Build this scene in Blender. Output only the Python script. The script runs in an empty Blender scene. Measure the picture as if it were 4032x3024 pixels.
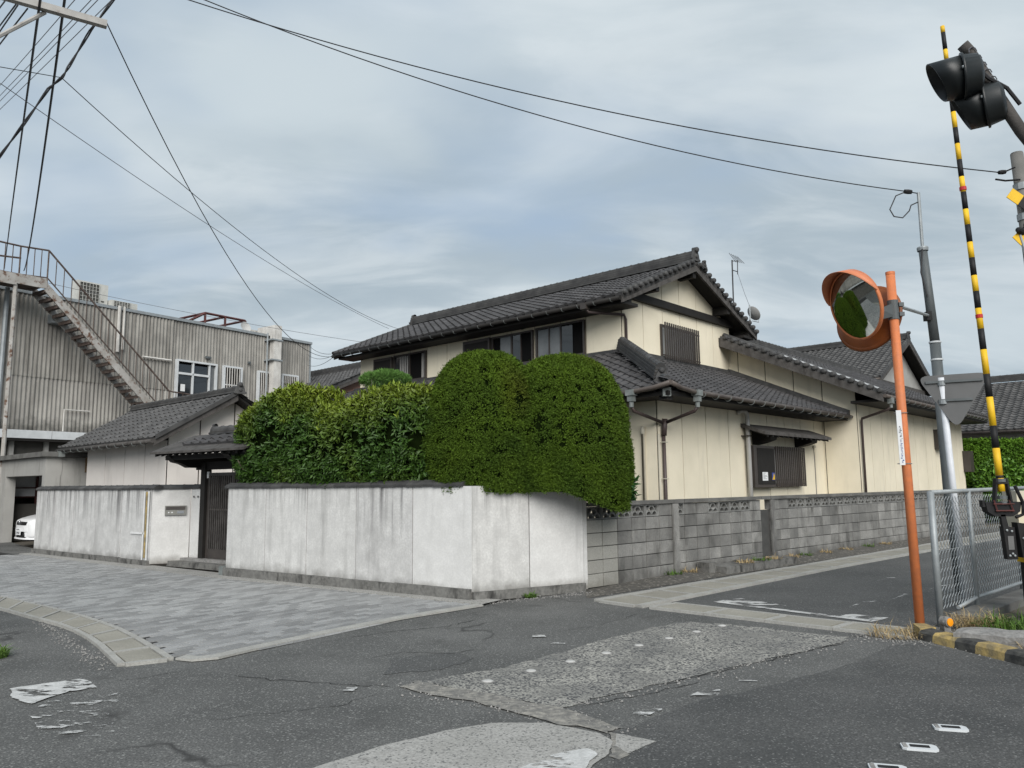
import bpy, math, random
import numpy as np
from mathutils import Vector, Matrix, noise
random.seed(7); RN = random.Random(11)
SC = bpy.context.scene
COL = SC.collection
V = Vector
# ------------------------------------------------------------------ camera
PITCH, ROLL = 0.12843, 0.0105
cp, sp, cr, sr = math.cos(PITCH), math.sin(PITCH), math.cos(ROLL), math.sin(ROLL)
UPV = V((0, -sp, cp)); FW = V((0, cp, sp)); XV = V((1, 0, 0))
cam_d = bpy.data.cameras.new('camera'); cam = bpy.data.objects.new('camera', cam_d); COL.objects.link(cam)
cx_, cy_ = XV * cr - UPV * sr, XV * sr + UPV * cr
cam.matrix_world = Matrix(((cx_.x, cy_.x, -FW.x, 0), (cx_.y, cy_.y, -FW.y, 0), (cx_.z, cy_.z, -FW.z, 1.5), (0, 0, 0, 1)))
cam_d.sensor_width = 36; cam_d.lens = 27.03; cam_d.clip_start = .05; cam_d.clip_end = 3000
SC.camera = cam
# ------------------------------------------------------------------ sky, sun, exposure
SUN_EL, SUN_AZ = 34.0, 174.0          # degrees, azimuth clockwise from +Y
w = bpy.data.worlds.new('World'); SC.world = w; w.use_nodes = True
nt = w.node_tree; N = nt.nodes; LK = nt.links
for n in list(N): N.remove(n)
def wn(t, **k):
    n = N.new(t)
    for a, b in k.items(): setattr(n, a, b)
    return n
wo = wn('ShaderNodeOutputWorld'); bg = wn('ShaderNodeBackground'); bg.inputs[1].default_value = .05
sky = wn('ShaderNodeTexSky', sky_type='NISHITA'); sky.sun_disc = False
sky.sun_elevation = math.radians(SUN_EL); sky.sun_rotation = math.radians(SUN_AZ); sky.dust_density = 2.0
tc = wn('ShaderNodeTexCoord'); sep = wn('ShaderNodeSeparateXYZ'); LK.new(tc.outputs['Generated'], sep.inputs[0])
def mth(op, a, b=None, clamp=False):
    m = wn('ShaderNodeMath', operation=op); m.use_clamp = clamp
    for i, q in enumerate((a, b)):
        if q is None: continue
        if isinstance(q, (int, float)): m.inputs[i].default_value = q
        else: LK.new(q, m.inputs[i])
    return m.outputs[0]
zz = mth('ADD', mth('MAXIMUM', sep.outputs[2], 0.0), .22)
cmb = wn('ShaderNodeCombineXYZ')
LK.new(mth('DIVIDE', sep.outputs[0], zz), cmb.inputs[0]); LK.new(mth('DIVIDE', sep.outputs[1], zz), cmb.inputs[1]); cmb.inputs[2].default_value = 3.7
def cloud(scale, det, rough, dist, lo, hi, stretch=(1, 1, 1), rot=0):
    mp = wn('ShaderNodeMapping'); mp.inputs['Scale'].default_value = stretch; mp.inputs['Rotation'].default_value = (0, 0, rot)
    LK.new(cmb.outputs[0], mp.inputs[0])
    n = wn('ShaderNodeTexNoise'); n.inputs['Scale'].default_value = scale; n.inputs['Detail'].default_value = det
    n.inputs['Roughness'].default_value = rough; n.inputs['Distortion'].default_value = dist
    LK.new(mp.outputs[0], n.inputs['Vector'])
    r = wn('ShaderNodeMapRange'); r.interpolation_type = 'SMOOTHSTEP'; r.inputs[1].default_value = lo; r.inputs[2].default_value = hi
    LK.new(n.outputs[0], r.inputs[0]); return r.outputs[0]
big = cloud(.95, 6, .5, .35, .36, .64, (1, 1.4, 1), .35)
fine = cloud(2.3, 7, .55, .5, .40, .68, (.8, 1.7, 1), -.3)
cov = cloud(.75, 4, .5, .4, .30, .52, (1, 1.3, 1), .9)
def mixc(f, a, b):
    m = wn('ShaderNodeMix', data_type='RGBA')
    if isinstance(f, (int, float)): m.inputs[0].default_value = f
    else: LK.new(f, m.inputs[0])
    for i, q in ((6, a), (7, b)):
        if isinstance(q, tuple): m.inputs[i].default_value = q + (1,)
        else: LK.new(q, m.inputs[i])
    return m.outputs[2]
grey, lite, blue = (3.2, 3.85, 4.35), (5.0, 5.6, 5.95), (3.05, 3.9, 4.9)
c1 = mixc(mth('MULTIPLY', big, .75), grey, lite)
c2 = mixc(mth('MULTIPLY', fine, .45), c1, (6.0, 6.45, 6.7))
c3 = mixc(cov, mixc(.15, blue, sky.outputs[0]), c2)
LK.new(c3, bg.inputs[0]); LK.new(bg.outputs[0], wo.inputs[0])
sd = bpy.data.lights.new('sun', 'SUN'); sd.energy = 1.5; sd.angle = math.radians(45); sd.color = (1, .97, .93)
so = bpy.data.objects.new('sun', sd); COL.objects.link(so)
az, el = math.radians(SUN_AZ), math.radians(SUN_EL)
sdir = V((math.sin(az) * math.cos(el), math.cos(az) * math.cos(el), math.sin(el)))
so.rotation_euler = (-sdir).to_track_quat('-Z', 'Y').to_euler(); so.location = (0, 0, 30)
vs = SC.view_settings; vs.view_transform = 'Standard'; vs.look = 'None'; vs.gamma = 1; vs.exposure = 1.4; vs.use_curve_mapping = False
SC.cycles.max_bounces = 6; SC.cycles.diffuse_bounces = 3; SC.cycles.glossy_bounces = 3; SC.cycles.transparent_max_bounces = 6
# ------------------------------------------------------------------ materials
def mat(name, c1, c2=None, sc=3., det=6, r=.8, bump=0., bsc=60., fine=None, fsc=160., streak=None, ssc=5., sz=.25, slo=.5, shi=.72,
        rnd=0., metal=0., spec=.4, low=None, attr=None, speck=None, spsc=60., splo=.2, sphi=.3, crack=None, drip=None):
    m = bpy.data.materials.new(name); m.use_nodes = True; t = m.node_tree; nd = t.nodes; lk = t.links
    p = nd['Principled BSDF']; p.inputs['Roughness'].default_value = r; p.inputs['Metallic'].default_value = metal
    p.inputs['Specular IOR Level'].default_value = spec
    def new(k): return nd.new(k)
    geo = new('ShaderNodeNewGeometry'); pos = geo.outputs['Position']
    def noi(scale, d=5, vec=None, rough=.55):
        n = new('ShaderNodeTexNoise'); n.inputs['Scale'].default_value = scale; n.inputs['Detail'].default_value = d; n.inputs['Roughness'].default_value = rough
        lk.new(vec or pos, n.inputs['Vector']); return n.outputs[0]
    def rng(x, a, b, c=0., d=1.):
        q = new('ShaderNodeMapRange'); q.inputs[1].default_value = a; q.inputs[2].default_value = b; q.inputs[3].default_value = c; q.inputs[4].default_value = d
        lk.new(x, q.inputs[0]); return q.outputs[0]
    def mx(f, a, b, mode='MIX'):
        q = new('ShaderNodeMix'); q.data_type = 'RGBA'; q.blend_type = mode
        if isinstance(f, (int, float)): q.inputs[0].default_value = f
        else: lk.new(f, q.inputs[0])
        for i, z in ((6, a), (7, b)):
            if isinstance(z, tuple): q.inputs[i].default_value = tuple(z)[:3] + (1,)
            else: lk.new(z, q.inputs[i])
        return q.outputs[2]
    def ma(op, a, b):
        q = new('ShaderNodeMath'); q.operation = op
        for i, z in enumerate((a, b)):
            if isinstance(z, (int, float)): q.inputs[i].default_value = z
            else: lk.new(z, q.inputs[i])
        return q.outputs[0]
    col = c1
    if attr:
        at = new('ShaderNodeAttribute'); at.attribute_name = attr; col = at.outputs['Color']
    if c2: col = mx(rng(noi(sc, det), .32, .68), c1, c2)
    if fine: col = mx(rng(noi(fsc, 2), .35, .65, 0, fine[1] if len(fine) == 2 else 1.), col, fine[0])
    if speck:
        vo = new('ShaderNodeTexVoronoi'); vo.inputs['Scale'].default_value = spsc; lk.new(pos, vo.inputs['Vector'])
        wb = new('ShaderNodeTexWhiteNoise'); lk.new(vo.outputs['Position'], wb.inputs['Vector'])
        col = mx(rng(wb.outputs[0], splo, sphi, 1., 0.), col, speck)
    if streak:
        mp = new('ShaderNodeMapping'); mp.inputs['Scale'].default_value = (1, 1, sz); lk.new(pos, mp.inputs[0])
        f = rng(noi(ssc, 6, mp.outputs[0], .6), slo, shi); col = mx(f, col, streak)
    if drip:  # narrow runs that start at the coping: (colour, z where gone, z where full)
        mp = new('ShaderNodeMapping'); mp.inputs['Scale'].default_value = (1, 1, .03); lk.new(pos, mp.inputs[0]); s = new('ShaderNodeSeparateXYZ'); lk.new(pos, s.inputs[0])
        h = ma('ADD', s.outputs[2], ma('MULTIPLY', noi(3.2, 4, mp.outputs[0]), .9)); f = ma('MULTIPLY', rng(noi(9., 6, mp.outputs[0], .68), .48, .62), rng(h, drip[1] + .45, drip[2] + .45, 0., .85)); col = mx(f, col, drip[0])
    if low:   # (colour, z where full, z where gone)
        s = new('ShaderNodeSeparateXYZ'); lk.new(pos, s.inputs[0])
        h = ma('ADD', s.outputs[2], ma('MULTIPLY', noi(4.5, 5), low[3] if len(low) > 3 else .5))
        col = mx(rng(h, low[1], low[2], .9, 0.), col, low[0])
    if crack:
        vo = new('ShaderNodeTexVoronoi'); vo.feature = 'DISTANCE_TO_EDGE'; vo.inputs['Scale'].default_value = crack[1]
        nn = new('ShaderNodeTexNoise'); nn.inputs['Scale'].default_value = 2.2; lk.new(pos, nn.inputs['Vector'])
        av = new('ShaderNodeMix'); av.data_type = 'VECTOR'; av.inputs[0].default_value = .45; lk.new(pos, av.inputs[4]); lk.new(nn.outputs['Color'], av.inputs[5])
        lk.new(av.outputs[1], vo.inputs['Vector'])
        f = ma('MULTIPLY', rng(vo.outputs[0], 0., .012, 1., 0.), rng(noi(.8, 3), .5, .6)); col = mx(f, col, crack[0])
    if rnd:
        oi = new('ShaderNodeObjectInfo'); av_ = new('ShaderNodeAttribute'); av_.attribute_name = 'rv'; k = rng(ma('FRACT', ma('ADD', oi.outputs['Random'], av_.outputs['Fac']), 0.), 0, 1, 1 - rnd, 1 + rnd)
        hs = new('ShaderNodeHueSaturation'); lk.new(k, hs.inputs['Value'])
        if isinstance(col, tuple): hs.inputs['Color'].default_value = tuple(col)[:3] + (1,)
        else: lk.new(col, hs.inputs['Color'])
        col = hs.outputs[0]
    if isinstance(col, tuple): p.inputs['Base Color'].default_value = tuple(col)[:3] + (1,)
    else: lk.new(col, p.inputs['Base Color'])
    if bump:
        b = new('ShaderNodeBump'); b.inputs['Strength'].default_value = bump; b.inputs['Distance'].default_value = .01
        lk.new(noi(bsc, 3), b.inputs['Height']); lk.new(b.outputs[0], p.inputs['Normal'])
    return m
G = {}
def gr(v): return (v, v, v)
G['asphalt'] = mat('asphalt', (.082, .083, .080), (.165, .164, .158), .85, 9, .93, .7, 90, fine=((.048, .049, .048), .85), fsc=70, speck=(.21, .21, .20), spsc=95, splo=.03, sphi=.12, streak=(.06, .06, .058), ssc=1.6, sz=1., slo=.60, shi=.74, crack=((.035, .035, .034), .5))
G['asphalt_new'] = mat('asphalt_new', (.055, .057, .057), (.110, .110, .107), 1.1, 9, .92, .7, 90, fine=((.035, .036, .036), .8), fsc=75, speck=(.16, .16, .155), spsc=100, splo=.03, sphi=.09)
G['asphalt_lane'] = mat('asphalt_lane', (.068, .070, .069), (.115, .115, .112), .9, 9, .92, .7, 90, fine=((.042, .043, .043), .75), fsc=75, speck=(.19, .19, .185), spsc=100, splo=.03, sphi=.07)
G['rough'] = mat('exposed_aggregate', (.44, .425, .38), (.20, .197, .185), 2.0, 9, .95, .9, 60, fine=((.11, .11, .106), .8), fsc=55, speck=(.07, .071, .072), spsc=60, splo=.27, sphi=.40, streak=(.17, .167, .155), ssc=2.4, sz=1., slo=.52, shi=.72)
G['slab'] = mat('pale_concrete', (.29, .285, .265), (.40, .39, .37), 2.2, 8, .95, .5, 70, fine=((.19, .185, .175), .65), fsc=70, speck=(.14, .14, .135), spsc=85, splo=.08, sphi=.13, streak=(.16, .155, .145), ssc=2.2, sz=1., slo=.6, shi=.75)
G['rubble'] = mat('broken_concrete', (.34, .32, .28), (.16, .155, .145), 7, 7, .95, 1., 40, fine=((.09, .09, .088), .7), fsc=22)
G['ditch'] = mat('ditch_concrete', (.235, .225, .19), (.31, .295, .255), 2.4, 7, .92, .3, 90, fine=((.18, .17, .145), .5), fsc=60, rnd=.06)
G['rim'] = mat('rim_concrete', (.30, .295, .275), (.38, .375, .35), 5, 6, .92, .3, 90, fine=((.2, .195, .18), .5), fsc=60)
G['paver'] = mat('paver', (.225, .228, .228), (.265, .267, .265), 1.0, 4, .9, .4, 90, fine=((.17, .173, .175), .5), fsc=50, rnd=.26)
G['paver_far'] = mat('paver_far', (.225, .229, .229), (.265, .267, .265), .6, 4, .9, .3, 90, rnd=.26)
G['joint'] = mat('joint_sand', (.022, .022, .021), (.014, .014, .014), 9)
G['paint'] = mat('road_paint', (.72, .72, .71), (.55, .55, .54), 8, 6, .7, .3, 60)
def worn_paint(lo, hi, scl):
    m = mat('worn_paint', (.58, .58, .57), (.40, .40, .39), 9, 8, .8, .5, 60, fine=((.3, .3, .29), .4), fsc=50); t = m.node_tree; nd = t.nodes; lk = t.links
    ge = nd.new('ShaderNodeNewGeometry'); n1 = nd.new('ShaderNodeTexNoise'); n1.inputs['Scale'].default_value = scl; n1.inputs['Detail'].default_value = 9; n1.inputs['Roughness'].default_value = .72
    mp = nd.new('ShaderNodeMapping'); mp.inputs['Rotation'].default_value = (0, 0, .6); mp.inputs['Scale'].default_value = (.55, 1.4, 1); lk.new(ge.outputs['Position'], mp.inputs[0]); lk.new(mp.outputs[0], n1.inputs['Vector'])
    r = nd.new('ShaderNodeMapRange'); r.inputs[1].default_value = lo; r.inputs[2].default_value = hi; lk.new(n1.outputs[0], r.inputs[0])
    tr = nd.new('ShaderNodeBsdfTransparent'); mx = nd.new('ShaderNodeMixShader'); lk.new(r.outputs[0], mx.inputs[0]); lk.new(tr.outputs[0], mx.inputs[1]); lk.new(nd['Principled BSDF'].outputs[0], mx.inputs[2]); lk.new(mx.outputs[0], nd['Material Output'].inputs[0]); return m
G['paint_a'] = worn_paint(.445, .475, 5.); G['paint_b'] = worn_paint(.56, .59, 7.); G['paint_c'] = worn_paint(.48, .51, 6.)
G['soil'] = mat('soil', (.075, .07, .062), (.045, .044, .042), 3, 7, .98, 1., 30, fine=((.12, .11, .095), .6), fsc=25, speck=(.17, .16, .14), spsc=30, splo=.1, sphi=.14)
G['earth'] = mat('earth', (.12, .105, .08), (.08, .072, .06), 1.2, 6, .98, .6, 20)
G['white_wall'] = mat('white_wall', (.63, .625, .605), (.50, .495, .48), 5.5, 9, .88, .4, 110, fine=((.43, .425, .415), .5), fsc=38, streak=(.31, .305, .295), ssc=5.5, sz=.11, slo=.53, shi=.84, low=((.15, .145, .13), .24, .44, .35), rnd=.05, drip=((.22, .215, .21), 1.0, 1.6))
G['white_stain'] = mat('white_wall_stained', (.60, .595, .58), (.45, .445, .435), 5.5, 9, .88, .4, 110, fine=((.39, .385, .375), .5), fsc=38, streak=(.24, .235, .23), ssc=3.6, sz=.16, slo=.53, shi=.84, low=((.13, .125, .115), .20, .42, .38), rnd=.04, drip=((.10, .097, .097), .65, 1.4))
G['white_clean'] = mat('white_wall_clean', (.63, .625, .61), (.54, .535, .52), 5, 9, .88, .3, 110, fine=((.47, .465, .455), .4), fsc=40, streak=(.40, .395, .385), ssc=6, sz=.12, slo=.57, shi=.9, low=((.20, .19, .17), .18, .36, .3))
G['plinth'] = mat('plinth', (.15, .148, .14), (.08, .078, .073), 3.5, 8, .92, .6, 50, fine=((.22, .215, .2), .5), fsc=20, streak=(.035, .034, .032), ssc=6, sz=.4, slo=.52, shi=.68)
G['cream'] = mat('cream_render', (.77, .70, .55), (.68, .62, .48), 1.6, 7, .88, .22, 130, fine=((.62, .57, .455), .35), fsc=90, streak=(.50, .455, .36), ssc=4.0, sz=.12, slo=.56, shi=.95, rnd=.025)
G['pale'] = mat('pale_render', (.68, .64, .60), (.60, .565, .53), 1.2, 7, .88, .2, 130, streak=(.46, .43, .40), ssc=3, sz=.15, slo=.58, shi=.85, rnd=.025)
G['seam'] = mat('seam_dark', (.035, .03, .025))
G['tile'] = mat('smoked_roof_tile', (.042, .041, .042), (.075, .072, .073), 2.2, 6, .72, .15, 60, fine=((.032, .031, .032), .4), fsc=18, rnd=.22, spec=.35)
G['tile2'] = mat('grey_roof_tile', (.062, .061, .060), (.10, .097, .095), 2.2, 6, .75, .15, 60, fine=((.045, .045, .045), .4), fsc=18, rnd=.2, spec=.35)
G['ridge'] = mat('ridge_tile', (.036, .036, .037), (.075, .074, .072), 4, 6, .7, .2, 50, rnd=.2, spec=.35)
G['timber'] = mat('weathered_timber', (.050, .046, .043), (.088, .082, .077), 5, 6, .85, .3, 60, streak=(.03, .026, .023), ssc=9, sz=.5)
G['dark'] = mat('dark_timber', (.008, .007, .006), (.014, .012, .0105), 5, 5, .75)
G['bronze'] = mat('bronze_aluminium', (.035, .029, .026), (.05, .042, .037), 6, 4, .45, spec=.5)
G['gutter'] = mat('brown_gutter', (.058, .046, .040), (.10, .083, .072), 4, 5, .55)
G['pipe_brown'] = mat('brown_downpipe', (.046, .032, .030), (.068, .05, .046), 3, 4, .5)
G['verdigris'] = mat('grey_green_metal', (.12, .135, .13), (.21, .225, .22), 8, 5, .55)
G['pvc'] = mat('grey_pvc', (.42, .415, .40), (.36, .355, .34), 3, 4, .5)
G['ivory'] = mat('ivory_pvc', (.52, .49, .40), (.46, .43, .35), 3, 4, .55)
G['glass'] = mat('window_glass', (.02, .023, .026), r=.06, spec=.8)
G['frost'] = mat('frosted_glass', (.11, .118, .122), (.16, .168, .172), 3, 3, .25, spec=.5)
G['blind'] = mat('pale_blind', (.24, .25, .245), (.30, .31, .30), 3, 3, .6)
G['inside'] = mat('dark_interior', (.006, .006, .006), r=.9, spec=.1)  # near-black colour stands in for the unlit space behind openings
G['curtain'] = mat('curtain', (.26, .25, .24), (.34, .33, .31), 9, 3, .9)
G['block'] = mat('concrete_block', (.27, .265, .25), (.155, .153, .146), 3.0, 9, .95, .6, 90, fine=((.14, .138, .13), .5), fsc=40, streak=(.07, .068, .063), ssc=4.2, sz=.35, slo=.52, shi=.75, low=((.045, .043, .039), .16, .55, .6), rnd=.26)
G['block_new'] = mat('concrete_block_pale', (.32, .315, .285), (.27, .265, .24), 2.6, 7, .95, .4, 90, fine=((.21, .205, .19), .5), fsc=50, low=((.13, .12, .1), .1, .4, .5), rnd=.07)
G['mortar'] = mat('mortar', (.075, .074, .07), (.05, .05, .048), 5)
G['openwork'] = mat('openwork_block', (.24, .24, .23), (.13, .13, .125), 6, 7, .95, .4, 90, rnd=.12)
G['coping'] = mat('concrete_coping', (.15, .148, .14), (.085, .083, .078), 4, 7, .95, .5, 60)
G['slate'] = mat('corrugated_slate', (.345, .33, .30), (.235, .226, .207), 1.4, 7, .9, .2, 60, streak=(.125, .117, .105), ssc=5.0, sz=.10, slo=.46, shi=.76, rnd=.09)
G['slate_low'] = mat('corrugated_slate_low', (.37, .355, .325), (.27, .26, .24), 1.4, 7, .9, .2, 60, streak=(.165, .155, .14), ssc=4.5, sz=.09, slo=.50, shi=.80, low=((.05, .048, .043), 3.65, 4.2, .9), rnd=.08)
G['alu'] = mat('white_aluminium', (.58, .60, .61), (.5, .52, .53), 5, 4, .5)
G['rust'] = mat('rusted_paint', (.40, .39, .37), (.27, .25, .225), 3.2, 8, .75, .3, 50, streak=(.11, .058, .036), ssc=6, sz=1., slo=.52, shi=.64)
G['rust2'] = mat('rusted_steel', (.055, .036, .03), (.12, .095, .082), 5, 7, .85, .3, 50)
G['redsteel'] = mat('red_oxide_steel', (.10, .03, .027), (.055, .022, .02), 4, 6, .75)
G['acwhite'] = mat('unit_white', (.52, .52, .49), (.42, .42, .39), 4, 5, .6)
G['acgrille'] = mat('unit_grille', (.07, .068, .06), (.04, .04, .036), 6)
G['ductw'] = mat('grimy_white', (.60, .585, .55), (.45, .435, .41), 3, 6, .7, streak=(.3, .285, .26), ssc=5, sz=.2)
G['wirem'] = mat('cable_black', (.018, .018, .02), r=.6)
G['wireg'] = mat('cable_grey', (.10, .10, .11), r=.6)
G['galv'] = mat('galvanised_steel', (.30, .325, .335), (.23, .25, .26), 7, 6, .5, metal=.25, spec=.5)
G['galv_dark'] = mat('grey_painted_steel', (.078, .088, .09), (.105, .116, .12), 5, 6, .55, spec=.4)
G['orange'] = mat('orange_paint', (.62, .19, .065), (.53, .165, .06), 6, 8, .6, .2, 60, fine=((.44, .15, .07), .5), fsc=22, streak=(.33, .12, .06), ssc=9, sz=.3, slo=.6, shi=.75)
G['orange_pale'] = mat('faded_orange_hood', (.60, .21, .10), (.52, .15, .06), 4, 5, .5)
G['amber'] = mat('amber_back', (.22, .062, .012), (.15, .04, .009), 5, 5, .4)
G['mirror'] = mat('mirror_face', (.52, .55, .54), (.44, .47, .46), 6, 4, .035, metal=1.)
G['whitepole'] = mat('white_pole', (.62, .64, .67), (.52, .54, .57), 6, 5, .5)
G['signback'] = mat('sign_back_grey', (.10, .102, .103), (.125, .126, .127), 4, 5, .6)
G['yellow'] = mat('barrier_yellow', (.74, .46, .013), (.62, .37, .012), 7, 6, .6)
G['black'] = mat('barrier_black', (.009, .009, .010), (.018, .018, .019), 7, 5, .6, spec=.25)
G['red'] = mat('red_band', (.42, .02, .02), r=.5)
G['hood'] = mat('lamp_hood_black', (.006, .008, .009), (.011, .014, .015), 4, 5, .42)
G['lens'] = mat('red_lens', (.18, .01, .012), r=.15)
G['kerb_y'] = mat('kerb_yellow', (.50, .36, .13), (.30, .22, .09), 8, 8, .9, .7, 50, fine=((.13, .115, .08), .7), fsc=14)
G['kerb_k'] = mat('kerb_black', (.022, .022, .022), (.04, .039, .036), 6, 7, .7, .5, 60, fine=((.13, .125, .11), .35), fsc=12)
G['stone'] = mat('weathered_stone', (.23, .225, .215), (.13, .125, .118), 5, 8, .95, .8, 40, fine=((.32, .31, .3), .5), fsc=30)
G['drygrass'] = mat('dry_grass', (.42, .32, .17), (.30, .22, .11), 4, 3, .9)
G['grass'] = mat('green_grass', (.10, .18, .025), (.06, .12, .02), 8, 3, .9)
G['leaf'] = mat('hedge_leaf', (0, 0, 0), r=.5, spec=.3, attr='tint')
G['sprig'] = mat('clipped_sprig', (0, 0, 0), r=.75, spec=.2, attr='tint')
G['core'] = mat('hedge_core', (.007, .012, .003), (.004, .007, .002), 9, 4, 1., spec=0.)  # near-black fill: shade deep between the leaves is put into its colour
G['bark'] = mat('bark', (.09, .07, .05), (.05, .04, .03), 14, 6, .95, .6, 30)
G['pinkwall'] = mat('pink_render', (.36, .215, .165), (.31, .185, .14), 2, 6, .9)
G['grey_wall'] = mat('grey_render', (.36, .355, .335), (.29, .285, .27), 1.5, 7, .9, .3, 70, streak=(.2, .195, .18), ssc=4, sz=.2, slo=.55, shi=.8)
G['shedwall'] = mat('dark_recess_wall', (.105, .1, .09), (.07, .067, .06), 2, 6, .9)
G['carwhite'] = mat('car_white', (.78, .78, .78), r=.2, spec=.6)
G['carblack'] = mat('car_black', (.012, .012, .013), r=.35)
G['chrome'] = mat('chrome', (.7, .7, .72), r=.15, metal=1)
G['rubber'] = mat('rubber', (.02, .02, .02), r=.85)
G['steel_mail'] = mat('stainless', (.34, .33, .30), (.25, .245, .22), 6, 4, .3, metal=.8)
G['paper'] = mat('paper', (.72, .73, .73), (.66, .67, .67), 20)
G['ink'] = mat('ink', (.02, .02, .03))
G['blue_ink'] = mat('blue_ink', (.03, .06, .25))
G['ply'] = mat('weathered_ply', (.18, .115, .055), (.10, .065, .035), 3, 6, .9)
G['concrete_pole'] = mat('concrete_pole', (.16, .155, .145), (.11, .107, .1), 5, 7, .9, .3, 60)
G['armwood'] = mat('crossarm_steel', (.40, .39, .37), (.29, .28, .265), 6, 6, .7, streak=(.16, .11, .08), ssc=10, sz=1., slo=.58, shi=.75)
# ------------------------------------------------------------------ mesh helpers
class MB:
    def __init__(s): s.v = []; s.f = []; s.c = []
    def add(s, vs, fs):
        o = len(s.v); s.v += [tuple(q) for q in vs]; s.f += [tuple(i + o for i in f) for f in fs]; return s
    def obox(s, o, u, v, w):
        o, u, v, w = V(o), V(u), V(v), V(w)
        if u.cross(v).dot(w) < 0: u, v = v, u
        p = [o, o + u, o + u + v, o + v, o + w, o + u + w, o + u + v + w, o + v + w]
        return s.add(p, [(0, 3, 2, 1), (4, 5, 6, 7), (0, 1, 5, 4), (1, 2, 6, 5), (2, 3, 7, 6), (3, 0, 4, 7)])
    def box(s, x0, x1, y0, y1, z0, z1): return s.obox((x0, y0, z0), (x1 - x0, 0, 0), (0, y1 - y0, 0), (0, 0, z1 - z0))
    def prism(s, poly, ext):          # poly: 3D points, ext: vector
        poly = [V(p) for p in poly]; e = V(ext); n = len(poly)
        nn = V((0, 0, 0))
        for i in range(n): nn += poly[i].cross(poly[(i + 1) % n])
        if nn.dot(e) < 0: poly.reverse()
        return s.add(poly + [p + e for p in poly], [tuple(reversed(range(n))), tuple(range(n, 2 * n))] + [(i, (i + 1) % n, n + (i + 1) % n, n + i) for i in range(n)])
    def tube(s, pts, r, n=8, cap=True, r1=None):
        pts = [V(p) for p in pts]; k = len(pts); vs = []; up = None
        for i, p in enumerate(pts):
            d = (pts[min(i + 1, k - 1)] - pts[max(i - 1, 0)]).normalized()
            if up is None: up = V((0, 0, 1)) if abs(d.z) < .9 else V((0, 1, 0))
            a = d.cross(up)
            if a.length < 1e-4: a = d.cross(V((1, 0, 0)))
            a.normalize(); b = d.cross(a).normalized(); up = -b if (-b).dot(up) > 0 else b
            rr = r if r1 is None else r + (r1 - r) * i / max(1, k - 1)
            vs += [p + (a * math.cos(2 * math.pi * j / n) + b * math.sin(2 * math.pi * j / n)) * rr for j in range(n)]
        fs = [(i * n + j, i * n + (j + 1) % n, (i + 1) * n + (j + 1) % n, (i + 1) * n + j) for i in range(k - 1) for j in range(n)]
        if cap: fs += [tuple(reversed(range(n))), tuple(range((k - 1) * n, k * n))]
        return s.add(vs, fs)
    def lathe(s, prof, o=(0, 0, 0), ax=(0, 0, 1), n=16, a0=0, a1=2 * math.pi):   # prof: (radius, height)
        o = V(o); ax = V(ax).normalized(); t = V((1, 0, 0)) if abs(ax.x) < .9 else V((0, 1, 0))
        u = ax.cross(t).normalized(); v = ax.cross(u); full = abs(a1 - a0) > 6.28; m = n if full else n + 1; vs = []
        for r, h in prof:
            vs += [o + ax * h + (u * math.cos(a0 + (a1 - a0) * j / n) + v * math.sin(a0 + (a1 - a0) * j / n)) * r for j in range(m)]
        fs = []
        for i in range(len(prof) - 1):
            for j in range(n): fs.append((i * m + j, i * m + (j + 1) % m, (i + 1) * m + (j + 1) % m, (i + 1) * m + j))
        return s.add(vs, fs)
    def mesh(s, name, m, off=(0, 0, 0), smooth=False):
        me = bpy.data.meshes.new(name); o = V(off)
        me.from_pydata([(a - o.x, b - o.y, c - o.z) for a, b, c in s.v], [], s.f)
        if m: me.materials.append(G[m] if isinstance(m, str) else m)
        if smooth: me.polygons.foreach_set('use_smooth', [len(f) <= 4 for f in s.f])
        me.update(); return me
    def build(s, name, m, parent=None, smooth=False, kind=None):
        off = wloc(parent) if parent else (V(s.v[0]) if False else V((0, 0, 0)))
        o = bpy.data.objects.new(name, s.mesh(name, m, off, smooth)); COL.objects.link(o)
        if parent: o.parent = parent
        if kind: o['kind'] = kind
        return o
def wloc(o):
    p = V((0, 0, 0))
    while o is not None: p = p + o.location; o = o.parent
    return p
def thing(name, label, cat, loc, group=None):
    o = bpy.data.objects.new(name, None); o.empty_display_size = .2; o.location = loc; COL.objects.link(o)
    o['label'] = label; o['category'] = cat
    if group: o['group'] = group
    return o
def tag(o, label, cat, group=None):
    o['label'] = label; o['category'] = cat
    if group: o['group'] = group
    return o
def struct(o): o['kind'] = 'structure'; return o
def hollow(name, parent):             # an empty part that carries its own pieces
    o = bpy.data.objects.new(name, None); COL.objects.link(o); o.parent = parent; return o
def inst(name, me, parent, mw):       # a piece that shares mesh data, mw = world matrix
    o = bpy.data.objects.new(name, me); COL.objects.link(o); o.parent = parent
    l = wloc(parent); o.matrix_local = Matrix.Translation(-l) @ mw; return o
def frame(o, x, y, z):
    x, y, z = V(x), V(y), V(z)
    return Matrix(((x.x, y.x, z.x, o[0]), (x.y, y.y, z.y, o[1]), (x.z, y.z, z.z, o[2]), (0, 0, 0, 1)))
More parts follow.
